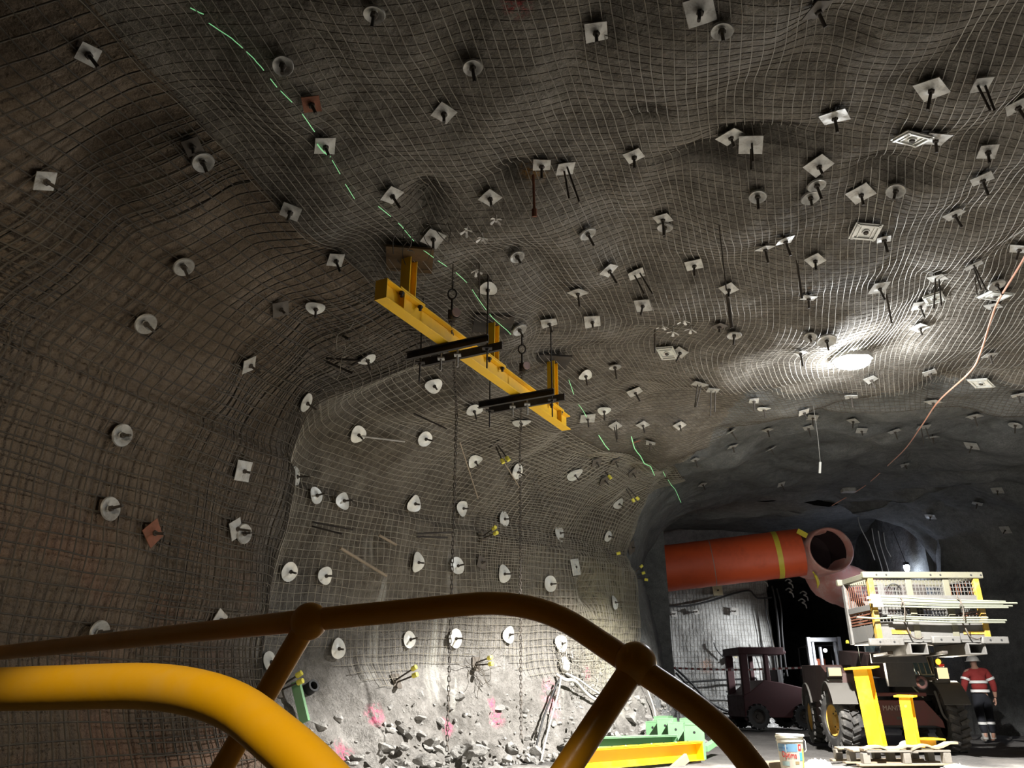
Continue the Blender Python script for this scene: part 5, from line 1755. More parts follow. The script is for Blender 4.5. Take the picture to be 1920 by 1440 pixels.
# ------------------------------------------------------------------ work basket on the telehandler
M_BASK = simple('worn_galvanised', (.10, .097, .090), .65, .1, dirt=(.075, .07, .062), dirt_amt=.4, scale=5, bump=.001)
M_BASKY = simple('basket_olive_paint', (.105, .10, .068), .65, .05, dirt=(.08, .075, .06), dirt_amt=.35, scale=5)
M_BASKYEL = simple('chipped_yellow_paint', (.30, .18, .014), .6, dirt=(.10, .097, .09), dirt_amt=.5, scale=8)
def basket():
    FL = PX(1650, 1206, 12.0); y0 = FL.y
    M = Matrix.Translation((FL.x, y0, FL.z)) @ Matrix.Rotation(radians(1.5), 4, 'Z')
    t = thing('work_basket', 'galvanised steel work basket raised over the telehandler', 'basket', M=M)
    W_, D_, H = 1.72, .92, 1.04
    def part(name, fn, mat, par=t, sm=20, bv=.004):
        m = MB(); fn(m); return obj(name, m, mat, par, sm, bv)
    part('floor_plate', lambda m: m.box((W_ / 2, D_ / 2, .04), (W_, D_, .05)), M_BASK)
    for y in (0, D_):
        def toe(m, y=y): m.box((W_ / 2, y, .17), (W_, .012, .24))
        part('toe_board', toe, M_BASK)
        def bump(m, y=y):
            m.box((W_ / 2, y + (-.02 if y == 0 else .02), H + .0), (W_ + .24, .075, .10))
        part('top_rail', bump, M_BASKY, bv=.01)
        part('middle_rail', lambda m, y=y: (m.box((W_ / 2, y, .66), (W_, .05, .13)), ), M_BASK)
        part('lower_rail', lambda m, y=y: m.box((W_ / 2, y, .29), (W_, .045, .05)), M_BASK)
        for x in (.62, 1.23):
            part('upright', lambda m, x=x, y=y: m.box((x, y, .55), (.10, .045, .95)), M_BASKY if y == 0 else M_BASK)
        for x0, x1 in ((.06, .57), (.67, 1.18), (1.28, 1.74)):
            for z0, z1 in ((.32, .60), (.73, .98)):
                def msh(m, x0=x0, x1=x1, z0=z0, z1=z1, y=y):
                    k = int((x1 - x0) / .055)
                    for q in range(k + 1):
                        x = x0 + (x1 - x0) * q / k; m.box((x, y, (z0 + z1) / 2), (.007, .007, z1 - z0))
                    k = int((z1 - z0) / .055)
                    for q in range(k + 1):
                        z = z0 + (z1 - z0) * q / k; m.box(((x0 + x1) / 2, y, z), (x1 - x0, .007, .007))
                part('mesh_panel', msh, M_BASK, bv=0)
    for x in (0, W_):
        for y in (0, D_):
            mt = M_BASKYEL if y == 0 else M_BASK
            part('corner_post', lambda m, x=x, y=y: m.box((x, y, .53), (.085, .085, 1.0)), mt)
        part('side_top_rail', lambda m, x=x: m.box((x, D_ / 2, H), (.08, D_ + .1, .09)), M_BASKY, bv=.01)
        part('side_middle_rail', lambda m, x=x: m.box((x, D_ / 2, .55), (.05, D_, .09)), M_BASK)
        part('side_toe_board', lambda m, x=x: m.box((x, D_ / 2, .17), (.012, D_, .24)), M_BASK)
        def louv(m, x=x):
            for k in range(5): m.box((x, D_ / 2, .32 + k * .045), (.02, D_ * .9, .022))
            for k in range(12): m.box((x, .06 + k * .073, .78), (.006, .006, .38))
        part('side_bars', louv, M_RUSTDK, bv=0)
    # bumpers with bolt holes at the foot
    for x0, x1, z in ((-.20, .36, .015), (.80, 1.26, .05), (1.58, 2.02, .045)):
        bo = part('bumper', lambda m, x0=x0, x1=x1, z=z: rbox(m, ((x0 + x1) / 2, -.045, z), (x1 - x0, .07, .105), .02), M_BASK, bv=.01)
        for k in (.3, .7):
            x = x0 + (x1 - x0) * k
            m = MB(); m.lathe([(.001, .003), (.016, .003), (.016, -.01)], 12, Matrix.Translation((x, -.081, z)) @ Matrix.Rotation(pi / 2, 4, 'X')); obj('bolt_hole', m, M_BLACK, bo, 30)
    for x in (.10, .98, 1.64):
        m = MB(); m.lathe([(.001, .003), (.015, .003), (.015, -.01)], 12, Matrix.Translation((x, -.06, H)) @ Matrix.Rotation(pi / 2, 4, 'X')); obj('bolt_hole', m, M_BLACK, t, 30)
        m = MB(); m.lathe([(.001, .003), (.015, .003), (.015, -.01)], 12, Matrix.Translation((x + .16, -.06, H)) @ Matrix.Rotation(pi / 2, 4, 'X')); obj('bolt_hole', m, M_BLACK, t, 30)
    for x in (.48, 1.40):
        def pocket(m, x=x):
            for z in (-.155, -.005): m.box((x + .11, D_ / 2, z), (.26, D_ + .06, .022))
            for s in (0, 1): m.box((x - .02 + s * .26, D_ / 2, -.08), (.022, D_ + .06, .17))
        part('fork_pocket', pocket, M_BASK)
    part('yellow_sticker', lambda m: m.box((.36, -.0125, .17), (.30, .006, .07)), M_BASKYEL, bv=0)
    part('yellow_sticker', lambda m: m.box((1.52, -.0125, .16), (.34, .006, .05)), M_BASKYEL, bv=0)
    part('control_box', lambda m: rbox(m, (.98, .60, .84), (.42, .18, .24), .03), M_DARKSTEEL)
    for x, s in ((.42, 1), (1.34, 1)):
        m = MB(); m.tube(smoothpath([(x, -.04, .33), (x + .02, -.07, .22), (x + .06, -.08, .10), (x + .16, -.08, .06), (x + .24, -.07, .09)], 5), .011, 6); obj('hook', m, M_ROD, t, 60)
        m = MB(); m.tube(smoothpath([(x + .0, -.05, .72), (x - .02, -.1, .60), (x + .03, -.1, .45), (x + .0, -.05, .35)], 5), .010, 6); obj('hook', m, M_ROD, t, 60)
    m = MB(); m.tube([(.12 * cos(a) + .36, -.03, .80 + .10 * sin(a)) for a in np.linspace(.2, 3.0, 9)], .010, 6); obj('cable_loop', m, M_BLACK, t, 60)
    return M
MBK = basket()
rk = random.Random(9)
M_BAR = simple('galvanised_bar', (.19, .20, .155), .5, .2, dirt=(.14, .14, .11), dirt_amt=.2)
ends = [((1638, 1117), (1885, 1128)), ((1632, 1121), (1895, 1131)), ((1640, 1125), (1907, 1131)), ((1642, 1131), (1898, 1136)), ((1644, 1136), (1890, 1139)), ((1636, 1129), (1880, 1133))]
labs = ['top bar of the upper bundle tied to the basket', 'second bar of the upper bundle tied to the basket', 'longest bar of the upper bundle on the basket', 'fourth bar down in the upper bundle on the basket', 'lowest bar of the upper bundle on the basket', 'middle bar tucked inside the upper bundle on the basket']
low = [((1607, 1157), (1672, 1159)), ((1664, 1155), (1852, 1158)), ((1672, 1158), (1887, 1163)), ((1676, 1163), (1884, 1167))]
labs2 = ['short bright bar poking out left of the basket', 'upper bar of the lower bundle on the basket', 'longest bar of the lower bundle on the basket', 'bottom bar of the lower bundle on the basket']
for (a, b_), lab in zip(ends + low, labs + labs2):
    yb = 12.50 + rk.uniform(-.012, .012)
    A, B = PY(a[0], a[1], yb), PY(b_[0], b_[1], yb + .05)
    t = thing('steel_bar', lab, 'bar', A, group='long steel bars tied to the basket')
    m = MB(); m.tube([A, A.lerp(B, .5) - Vector((0, 0, .015)), B], .0145, 9); obj('bar', m, M_BAR, t, 50, world=True)
    if 'upper bundle' in lab:
        m = MB(); m.tube([A - (B - A).normalized() * .05, A + (B - A).normalized() * .10], .021, 8); obj('coupler', m, M_WHITE, t, 40, world=True)
for k, (u, v) in enumerate(((1688, 1130), (1797, 1132))):
    c_ = PY(u, v, 12.52)
    t = thing('wire_tie', ['wire tie round the bars, left', 'wire tie round the bars, right'][k], 'tie', c_)
    m = MB(); m.tube([(c_.x + .012 * sin(a * 3), c_.y + .06 * cos(a), c_.z + .075 * sin(a)) for a in np.linspace(0, 6.4, 20)], .008, 6)
    m.tube(smoothpath([(c_.x, c_.y - .05, c_.z + .08), (c_.x + .02, c_.y - .07, c_.z - .05), (c_.x - .01, c_.y - .07, c_.z - .26)], 5), .008, 6)
    obj('tie', m, M_ROD, t, world=True)

# ------------------------------------------------------------------ telehandler
M_TRED = simple('dusty_dark_red_paint', (.12, .03, .025), .55, dirt=(.09, .07, .06), dirt_amt=.35, scale=3)
M_TDK = simple('dark_brown_paint', (.050, .022, .018), .6, dirt=(.055, .045, .04), dirt_amt=.35, scale=3)  # much darker than the red of the front plate
M_TBLK = simple('dusty_black_paint', (.022, .022, .022), .5, dirt=(.07, .065, .06), dirt_amt=.3, scale=3)
M_TYRE = simple('dusty_tyre', (.040, .038, .036), .8, dirt=(.17, .16, .145), dirt_amt=.4, scale=4)
M_RIM = simple('yellow_rim', (.55, .33, .06), .55, dirt=(.3, .22, .1), dirt_amt=.3)
M_FEND = simple('dusty_fender', (.075, .07, .062), .85, dirt=(.11, .105, .095), dirt_amt=.4, scale=3)
M_GLASS = simple('cab_glass', (.05, .09, .10), .08, dirt=(.2, .22, .21), dirt_amt=.12, spec=.8)
M_HEAD = simple('lit_headlamp', (.05, .04, .03), .2, emit=(1, .74, .40), emit_s=1.3)
M_AMB = simple('lit_amber', (1, .45, .03), .3, emit=(1, .36, .02), emit_s=5)
def wheel(parent, c, R, w, M0, side, rim=M_RIM, lugs=22, tyre=M_TYRE):
    """side=+1 outer face along local +x"""
    Mw = M0 @ Matrix.Translation(c) @ Matrix.Rotation(pi / 2, 4, 'Y')
    m = MB()
    h = w / 2
    m.lathe([(R * .52, -h * .75), (R * .58, -h * .95), (R * .78, -h), (R * .90, -h * .92), (R * .93, -h * .7), (R * .93, h * .7), (R * .90, h * .92), (R * .78, h), (R * .58, h * .95), (R * .52, h * .75)], 40, Mw)
    for k in range(lugs):
        for s in (-1, 1):
            a = 2 * pi * (k + (.5 if s > 0 else 0)) / lugs
            Ml = Mw @ Matrix.Rotation(a, 4, 'Z') @ Matrix.Translation((R * .955, 0, s * h * .52)) @ Matrix.Rotation(s * .35, 4, 'X')
            m.box((0, 0, 0), (R * .10, R * .12, h * .98), Ml)
            m.box((-R * .05, 0, s * h * .42), (R * .14, R * .11, h * .12), Ml)
    wh = obj('wheel', m, tyre, parent, 30, .004)
    m = MB(); s = side
    m.lathe([(R * .53, s * h * .80), (R * .50, s * h * .84), (R * .47, s * h * .5), (R * .40, s * h * .30), (R * .2, s * h * .28), (R * .16, s * h * .6), (.001, s * h * .62)], 32, Mw); obj('rim', m, rim, wh, 40)
    m = MB()
    for k in range(8):
        a = 2 * pi * k / 8; m.lathe([(.001, s * h * .36), (.016, s * h * .36), (.016, s * h * .26)], 6, Mw @ Matrix.Translation((R * .3 * cos(a), R * .3 * sin(a), 0)))
    obj('wheel_nuts', m, M_DARKSTEEL, wh, 30)
    return wh
def text_mesh(body, size, extrude=.002):
    cu = bpy.data.curves.new('lettering', 'FONT'); cu.body = body; cu.size = size; cu.extrude = extrude; cu.resolution_u = 3
    to = bpy.data.objects.new('tmp', cu); COL.objects.link(to)
    dg = bpy.context.evaluated_depsgraph_get(); me = bpy.data.meshes.new_from_object(to.evaluated_get(dg)); bpy.data.objects.remove(to)
    mb = MB(); mb.v = [v.co.copy() for v in me.vertices]; mb.f = [tuple(p.vertices) for p in me.polygons]
    bpy.data.meshes.remove(me)
    return mb
def telehandler():
    F0 = Vector((6.72, 14.75, 0)); rz = radians(-11)
    t = thing('telehandler', 'dusty dark red telehandler with lit headlamps, facing forward under the basket', 'telehandler', M=Matrix.Translation(F0) @ Matrix.Rotation(rz, 4, 'Z') @ Matrix.Diagonal((.86, 1, 1, 1)))
    I = Matrix.Identity(4)
    def part(name, fn, mat, par=t, sm=30, bv=.01):
        m = MB(); fn(m); return obj(name, m, mat, par, sm, bv)
    R = .50
    St = Matrix.Rotation(radians(-12), 4, 'Z')
    wheel(t, (0, 0, 0), R, .36, Matrix.Translation((-1.06, 0, R)) @ Matrix.Rotation(radians(16), 4, 'Z'), -1)
    wheel(t, (1.06, 0, R), R, .36, I, 1)
    wheel(t, (-1.06, 2.35, R), R, .36, I, -1)
    wheel(t, (1.06, 2.35, R), R, .36, I, 1)
    part('chassis', lambda m: (m.box((0, 1.2, .62), (1.0, 3.1, .34)), m.box((0, 0, .50), (1.75, .22, .22)), m.box((0, 2.35, .5), (1.75, .22, .22))), M_TBLK)
    # front plate with lettering
    def fplate(m):
        m.prism([(-.52, .44), (.60, .44), (.80, .40), (.78, .52), (.50, .84), (-.52, .84)], .05, Matrix(((1, 0, 0, 0), (0, 0, 1, -.42), (0, 1, 0, 0), (0, 0, 0, 1))))
        m.box((0.02, -.30, .93), (1.08, .30, .06)); m.box((0, -.2, .66), (.9, .36, .3))
    fp = part('front_plate', fplate, M_TRED)
    tm = text_mesh('MANITOU', .115, .003)
    Mt = Matrix.Translation((-.30, -.426, .675)) @ Matrix.Rotation(pi / 2, 4, 'X')
    m = MB(); m.add(tm.v, tm.f, Mt @ Matrix.Scale(1.0, 4)); obj('lettering', m, simple('worn_letter_paint', (.42, .36, .32), .6, dirt=(.2, .1, .08), dirt_amt=.4, scale=30), fp, 20)
    m = MB(); m.box((-.02, -.424, .555), (.09, .006, .045)); obj('small_sticker', m, M_FEND, fp, 20)
    # engine side (left in the view) with sloping bonnet and lamp
    def hood(m):
        m.prism([(-.18, .78), (-.18, 1.28), (.35, 1.44), (2.6, 1.50), (2.75, .80)], .62, Matrix(((0, 0, 1, -1.22), (1, 0, 0, 0), (0, 1, 0, 0), (0, 0, 0, 1))))
    part('engine_cover', hood, M_TDK)
    part('side_skirt', lambda m: m.prism([(.45, .42), (1.9, .42), (1.95, .95), (.4, .95)], .14, Matrix(((0, 0, 1, -1.14), (1, 0, 0, 0), (0, 1, 0, 0), (0, 0, 0, 1)))), M_TDK)
    # cab on the other side
    def cabframe(m):
        x0, x1 = .12, 1.02
        for x in (x0, x1):
            m.tube([(x, .35, .85), (x, .28, 1.20), (x, .62, 1.95)], .032, 8)
            m.tube([(x, 1.75, .85), (x, 1.75, 1.95)], .036, 8)
        m.box(((x0 + x1) / 2, 1.2, 1.97), (.98, 1.25, .06))
        m.box(((x0 + x1) / 2, 1.05, 1.02), (.94, 1.45, .40))
        m.prism([(.36, 1.18), (.22, 1.22), (.05, 1.12), (-.02, .92), (.36, .90)], .90, Matrix(((0, 0, 1, x0), (1, 0, 0, 0), (0, 1, 0, 0), (0, 0, 0, 1))))
    cab = part('cab', cabframe, M_TBLK)
    def ws(m):
        m.add([(.16, .31, 1.22), (.98, .31, 1.22), (.98, .63, 1.92), (.16, .63, 1.92)], [(0, 1, 2, 3)])
    part('windscreen', ws, M_GLASS, cab, bv=0)
    def sw_(m):
        m.add([(1.03, .42, 1.22), (1.03, 1.7, 1.22), (1.03, 1.7, 1.9), (1.03, .66, 1.9)], [(0, 1, 2, 3)]); m.add([(.11, .42, 1.22), (.11, 1.7, 1.22), (.11, 1.7, 1.9), (.11, .66, 1.9)], [(3, 2, 1, 0)])
    part('side_window', sw_, M_GLASS, cab, bv=0)
    part('papers', lambda m: m.add([(.40, .40, 1.27), (.70, .40, 1.27), (.70, .50, 1.45), (.40, .50, 1.45)], [(0, 1, 2, 3)]), simple('teal_papers', (.35, .62, .60), .5), cab, bv=0)
    part('seat', lambda m: (m.box((.57, 1.15, 1.15), (.5, .5, .14)), m.box((.57, 1.42, 1.45), (.48, .12, .55))), M_BLACK, cab)
    def guard(m):
        for k in range(7):
            x = .54 + k * .105
            m.tube([(x, .24, 1.26), (x, .56, 1.98)], .010, 6)
        for k in range(4):
            x = .2 + k * .085
            m.tube([(x, .25, 1.26), (x, .58, 1.98)], .007, 5)
        m.tube([(.14, .24, 1.26), (1.2, .24, 1.26)], .014, 6)
    part('window_guard', guard, M_BAR, cab, bv=0)
    part('wiper', lambda m: m.tube([(.2, .25, 1.24), (.62, .30, 1.30)], .008, 5), M_BLACK, cab, bv=0)
    # lamps
    for x, z, nm in ((-1.08, 1.30, 0), (.98, 1.27, 1)):
        hb = part('headlamp', lambda m, x=x, z=z: rbox(m, (x, -.26, z), (.30 if nm == 0 else .26, .12, .17), .03), M_TBLK)
        m = MB(); rbox(m, (x, -.33, z), (.25 if nm == 0 else .20, .03, .13 if nm == 0 else .18), .03); obj('lens', m, M_HEAD, hb, 30, .01)
        part('lamp_bracket', lambda m, x=x, z=z: m.box((x, -.15, z - .13), (.30, .14, .05)), M_FEND)
    ab = part('amber_lamp', lambda m: m.box((.96, -.25, 1.44), (.15, .10, .13)), M_TBLK)
    m = MB(); m.sphere((.94, -.31, 1.46), .048, 14, 10); obj('lens', m, M_AMB, ab, 60)
    m = MB(); m.box((.99, -.305, 1.40), (.10, .02, .04)); obj('red_reflector', m, simple('red_lens', (.6, .05, .03), .3), ab, 20)
    mr = part('round_mirror', lambda m: m.lathe([(.001, .03), (.10, .02), (.125, 0), (.12, -.02), (.001, -.02)], 24, Matrix.Translation((.50, -.46, 1.12)) @ Matrix.Rotation(pi / 2, 4, 'X')), M_TBLK, sm=50, bv=0)
    m = MB(); m.lathe([(.001, .0215), (.10, .0215), (.105, .018)], 24, Matrix.Translation((.50, -.463, 1.12)) @ Matrix.Rotation(pi / 2, 4, 'X')); obj('mirror_glass', m, simple('mirror_face', (.30, .16, .15), .15, .7), mr, 50)
    part('mirror_arm', lambda m: (m.tube([(.30, -.36, 1.12), (.42, -.42, .96), (.50, -.42, .88)], .014, 6), m.tube([(.5, -.43, 1.22), (.5, -.35, 1.3)], .012, 6)), M_BAR, bv=0)
    # fenders
    for x, y, s in ((-1.02, 0, 1), (1.05, 0, 1), (-1.02, 2.35, 1), (1.05, 2.35, 1)):
        def fen(m, x=x, y=y):
            n = 12; vs = []; fs = []
            for k in range(n + 1):
                a = radians(25) + radians(135) * k / n
                for xx in (-.24, .24):
                    for rr_ in (.62, .645):
                        vs.append((x + xx, y - rr_ * cos(a) * 1.0, .50 + rr_ * sin(a) * (1.0 + .05 * abs(xx))))
                if k:
                    o_ = 4 * (k - 1)
                    for a_, b__ in ((0, 1), (1, 3), (3, 2), (2, 0)):
                        fs.append((o_ + a_, o_ + b__, o_ + 4 + b__, o_ + 4 + a_))
            fs += [(0, 1, 3, 2), tuple(4 * n + q for q in (2, 3, 1, 0))]
            m.add(vs, fs)
        part('fender', fen, M_FEND, sm=50, bv=0)
    part('step_tube', lambda m: m.tube(smoothpath([(.72, -.45, .98), (.74, -.5, .8), (.80, -.45, .6), (.98, -.3, .45), (1.0, -.28, .3)], 5), .022, 7), M_FEND, bv=0)
    # boom running forward over the middle to the basket carriage
    part('boom', lambda m: (m.bar((-.05, 3.0, 1.62), (-.05, -.75, 1.36), .34, .38), m.bar((-.05, .4, 1.44), (-.05, -1.05, 1.34), .27, .30)), M_TDK)
    part('boom_head', lambda m: (m.box((-.05, -1.05, 1.28), (.5, .16, .46)), m.box((-.05, -1.12, 1.50), (1.0, .08, .16))), M_TBLK)
    for x in (-.47, .45):
        part('fork', lambda m, x=x: m.bar((x, -1.10, 1.535), (x, -2.15, 1.535), .10, .045), M_DARKSTEEL)
    part('antenna', lambda m: m.tube([(-.40, .3, 1.45), (-.40, .3, 1.95)], .006, 5), M_BAR, bv=0)
    part('counterweight', lambda m: m.prism([(2.7, .5), (3.05, .55), (3.1, 1.3), (2.7, 1.45)], 1.6, Matrix(((0, 0, 1, -.8), (1, 0, 0, 0), (0, 1, 0, 0), (0, 0, 0, 1)))), M_TBLK)
    return t
telehandler()

# ------------------------------------------------------------------ fork lift in the passage
M_MAST = simple('grey_mast_steel', (.36, .37, .39), .5, .2, dirt=(.22, .21, .2), dirt_amt=.25)
M_PALETYRE = simple('chalky_tyre', (.42, .41, .38), .8, dirt=(.25, .24, .22), dirt_amt=.3)
def forklift():
    c = PG(1508, 1352); c = Vector((9.85, 25.6, 0))
    t = thing('forklift', 'forklift with a silver mast in the passage behind the telehandler', 'forklift', c, radians(-8))
    def part(name, fn, mat, par=t, sm=30, bv=.008):
        m = MB(); fn(m); return obj(name, m, mat, par, sm, bv)
    for x in (-.46, .46):
        part('mast_rail', lambda m, x=x: (m.box((x, 0, 1.35), (.11, .16, 2.5)), m.box((x * .72, .03, 1.3), (.07, .10, 2.3))), M_MAST)
    for z in (2.52, 1.72 - .3, .95, .5):
        part('mast_crossbar', lambda m, z=z: m.box((0, 0, z), (1.02, .09, .13)), M_MAST)
    part('mast_cylinder', lambda m: (m.tube([(-.13, .02, .3), (-.13, .02, 2.3)], .05, 10), m.tube([(.2, .04, .4), (.2, .04, 1.9)], .018, 8), m.tube([(-.28, .04, .4), (-.28, .04, 1.9)], .018, 8)), M_MAST)
    cr = part('fork_carriage', lambda m: (m.box((-.1, -.12, 1.25), (1.25, .06, .10)), m.box((-.1, -.12, .85), (1.25, .06, .10)), m.box((-.62, -.12, 1.0), (.06, .06, .9)), m.box((.42, -.12, 1.0), (.06, .06, .6))), M_MAST)
    for x in (-.42, .36):
        part('fork', lambda m, x=x: (m.box((x, -.18, .82), (.12, .06, 1.0)), m.bar((x, -.18, .34), (x, -1.15, .32), .12, .05)), M_MAST)
    part('body', lambda m: (m.box((.15, 1.5, .75), (1.2, 1.9, .9)), m.box((.15, 2.1, 1.3), (1.1, .9, .4))), M_TBLK)
    def cage(m):
        for x in (-.38, .68):
            m.tube([(x, .55, 1.2), (x, .7, 2.35), (x, 2.0, 2.4), (x, 2.15, 1.3)], .035, 8)
        for k in range(7): m.box((.15, .75 + k * .2, 2.38), (1.06, .04, .04))
    part('overhead_guard', cage, M_TBLK)
    for x, y, s in ((-.42, .35, -1), (.62, .35, 1), (-.4, 2.1, -1), (.62, 2.1, 1)):
        wheel(t, (x, y, .38), .38, .30, Matrix.Identity(4), s, M_MAST, 14, M_PALETYRE)
    lm = part('work_lamp', lambda m: m.box((.12, .52, 2.22), (.16, .10, .14)), M_TBLK)
    m = MB(); m.lathe([(.001, .01), (.055, .008), (.06, 0)], 14, Matrix.Translation((.12, .465, 2.22)) @ Matrix.Rotation(pi / 2, 4, 'X')); obj('lens', m, simple('lit_white_lens', (1, 1, 1), .3, emit=(.9, .95, 1), emit_s=10), lm, 30)
    bl = part('beacon', lambda m: m.lathe([(.001, 0), (.06, 0), (.06, .03), (.001, .03)], 12, Matrix.Translation((.95, .9, 2.42))), M_TBLK)
    m = MB(); m.lathe([(.05, .03), (.05, .10), (.03, .13), (.001, .14)], 14, Matrix.Translation((.95, .9, 2.42))); obj('beacon_dome', m, simple('yellow_beacon', (.8, .7, .05), .3, emit=(.9, .8, .1), emit_s=1.2), bl, 40)
    part('orange_panel', lambda m: (m.box((-.05, .50, 1.72), (.26, .03, .5)),), simple('orange_cover', (.72, .16, .06), .5))
    nb = part('number_plate', lambda m: m.box((.30, .47, 1.62), (.34, .02, .22)), M_TW, bv=0)
    tm = text_mesh('15', .20, .002); m = MB(); m.add(tm.v, tm.f, Matrix.Translation((.19, .457, 1.55)) @ Matrix.Rotation(pi / 2, 4, 'X')); obj('number', m, M_BLACK, nb, 20)
forklift()

# ------------------------------------------------------------------ dark red vehicle in front of the back wall
M_MAROON = simple('dark_maroon_paint', (.050, .008, .010), .6, dirt=(.04, .02, .02), dirt_amt=.2)
def red_vehicle():
    c = Vector((7.35, 23.4, 0))
    t = thing('utility_vehicle', 'dark red utility vehicle with a tall post frame before the back wall', 'vehicle', c, radians(6))
    def part(name, fn, mat, par=t, sm=30, bv=.02):
        m = MB(); fn(m); return obj(name, m, mat, par, sm, bv)
    part('body', lambda m: m.prism([(-.85, .32), (1.25, .30), (1.25, .95), (.9, 1.10), (.35, 1.22), (-.18, 1.30), (-.62, 1.0), (-.85, .9)], 1.3, Matrix(((1, 0, 0, 0), (0, 0, 1, 0), (0, 1, 0, 0), (0, 0, 0, 1)))), M_MAROON)
    for y in (.08, 1.2):
        part('frame_post', lambda m, y=y: m.box((-.72, y, 1.2), (.22, .14, 1.9)), M_MAROON)
        part('frame_post', lambda m, y=y: m.box((-.05, y, 1.5), (.13, .12, 1.2)), M_MAROON)
    part('canopy', lambda m: m.box((-.18, .65, 2.08), (1.35, 1.3, .20)), M_MAROON)
    part('canopy_extension', lambda m: m.box((.42, .65, 2.05), (.35, 1.1, .09)), M_MAROON)
    part('seat_back', lambda m: m.box((.45, .65, 1.35), (.14, .5, .5)), M_BLACK)
    for x in (-.5, .85):
        for y, s in ((.02, -1), (1.28, 1)):
            Mw = Matrix.Translation((x, y, .34)) @ Matrix.Rotation(-pi / 2, 4, 'Z')
            wheel(t, (0, 0, 0), .34, .24, Mw, 1 if s < 0 else -1, M_DARKSTEEL, 14, M_BLACK)
red_vehicle()
t = thing('storage_box', 'dark box standing at the foot of the back wall left of the red vehicle', 'box', PX(1388, 1352, 24))
m = MB(); p = PG(1386, 1356); m.box((p.x, p.y, .28), (.34, .3, .52)); obj('box', m, M_BLACK, t, 30, .02, world=True)

# ------------------------------------------------------------------ person in red high-visibility shirt
M_SKIN = simple('skin', (.36, .20, .14), .6)
M_SHIRT = simple('red_orange_shirt', (.24, .024, .022), .85, dirt=(.13, .018, .016), dirt_amt=.2, scale=9)
M_PANTS = simple('dark_navy_trousers', (.008, .009, .014), .9)
M_BAND = simple('silver_reflective_band', (.72, .72, .70), .35)
M_HELM = simple('white_helmet', (.62, .60, .56), .4)
def skin(name, joints, edges, mat, parent, sub=2):
    me = bpy.data.meshes.new(name)
    me.from_pydata([j[0] for j in joints], edges, [])
    o = bpy.data.objects.new(name, me); link(o, parent)
    s = o.modifiers.new('skin', 'SKIN'); s.use_smooth_shade = True
    s.branch_smoothing = .3
    for i, j in enumerate(joints):
        v = me.skin_vertices[0].data[i]
        r = j[1]
        v.radius = (r, r) if not hasattr(r, '__len__') else r
        v.use_root = (i == 0)
    u = o.modifiers.new('sub', 'SUBSURF'); u.levels = sub; u.render_levels = sub
    me.materials.append(mat)
    return o
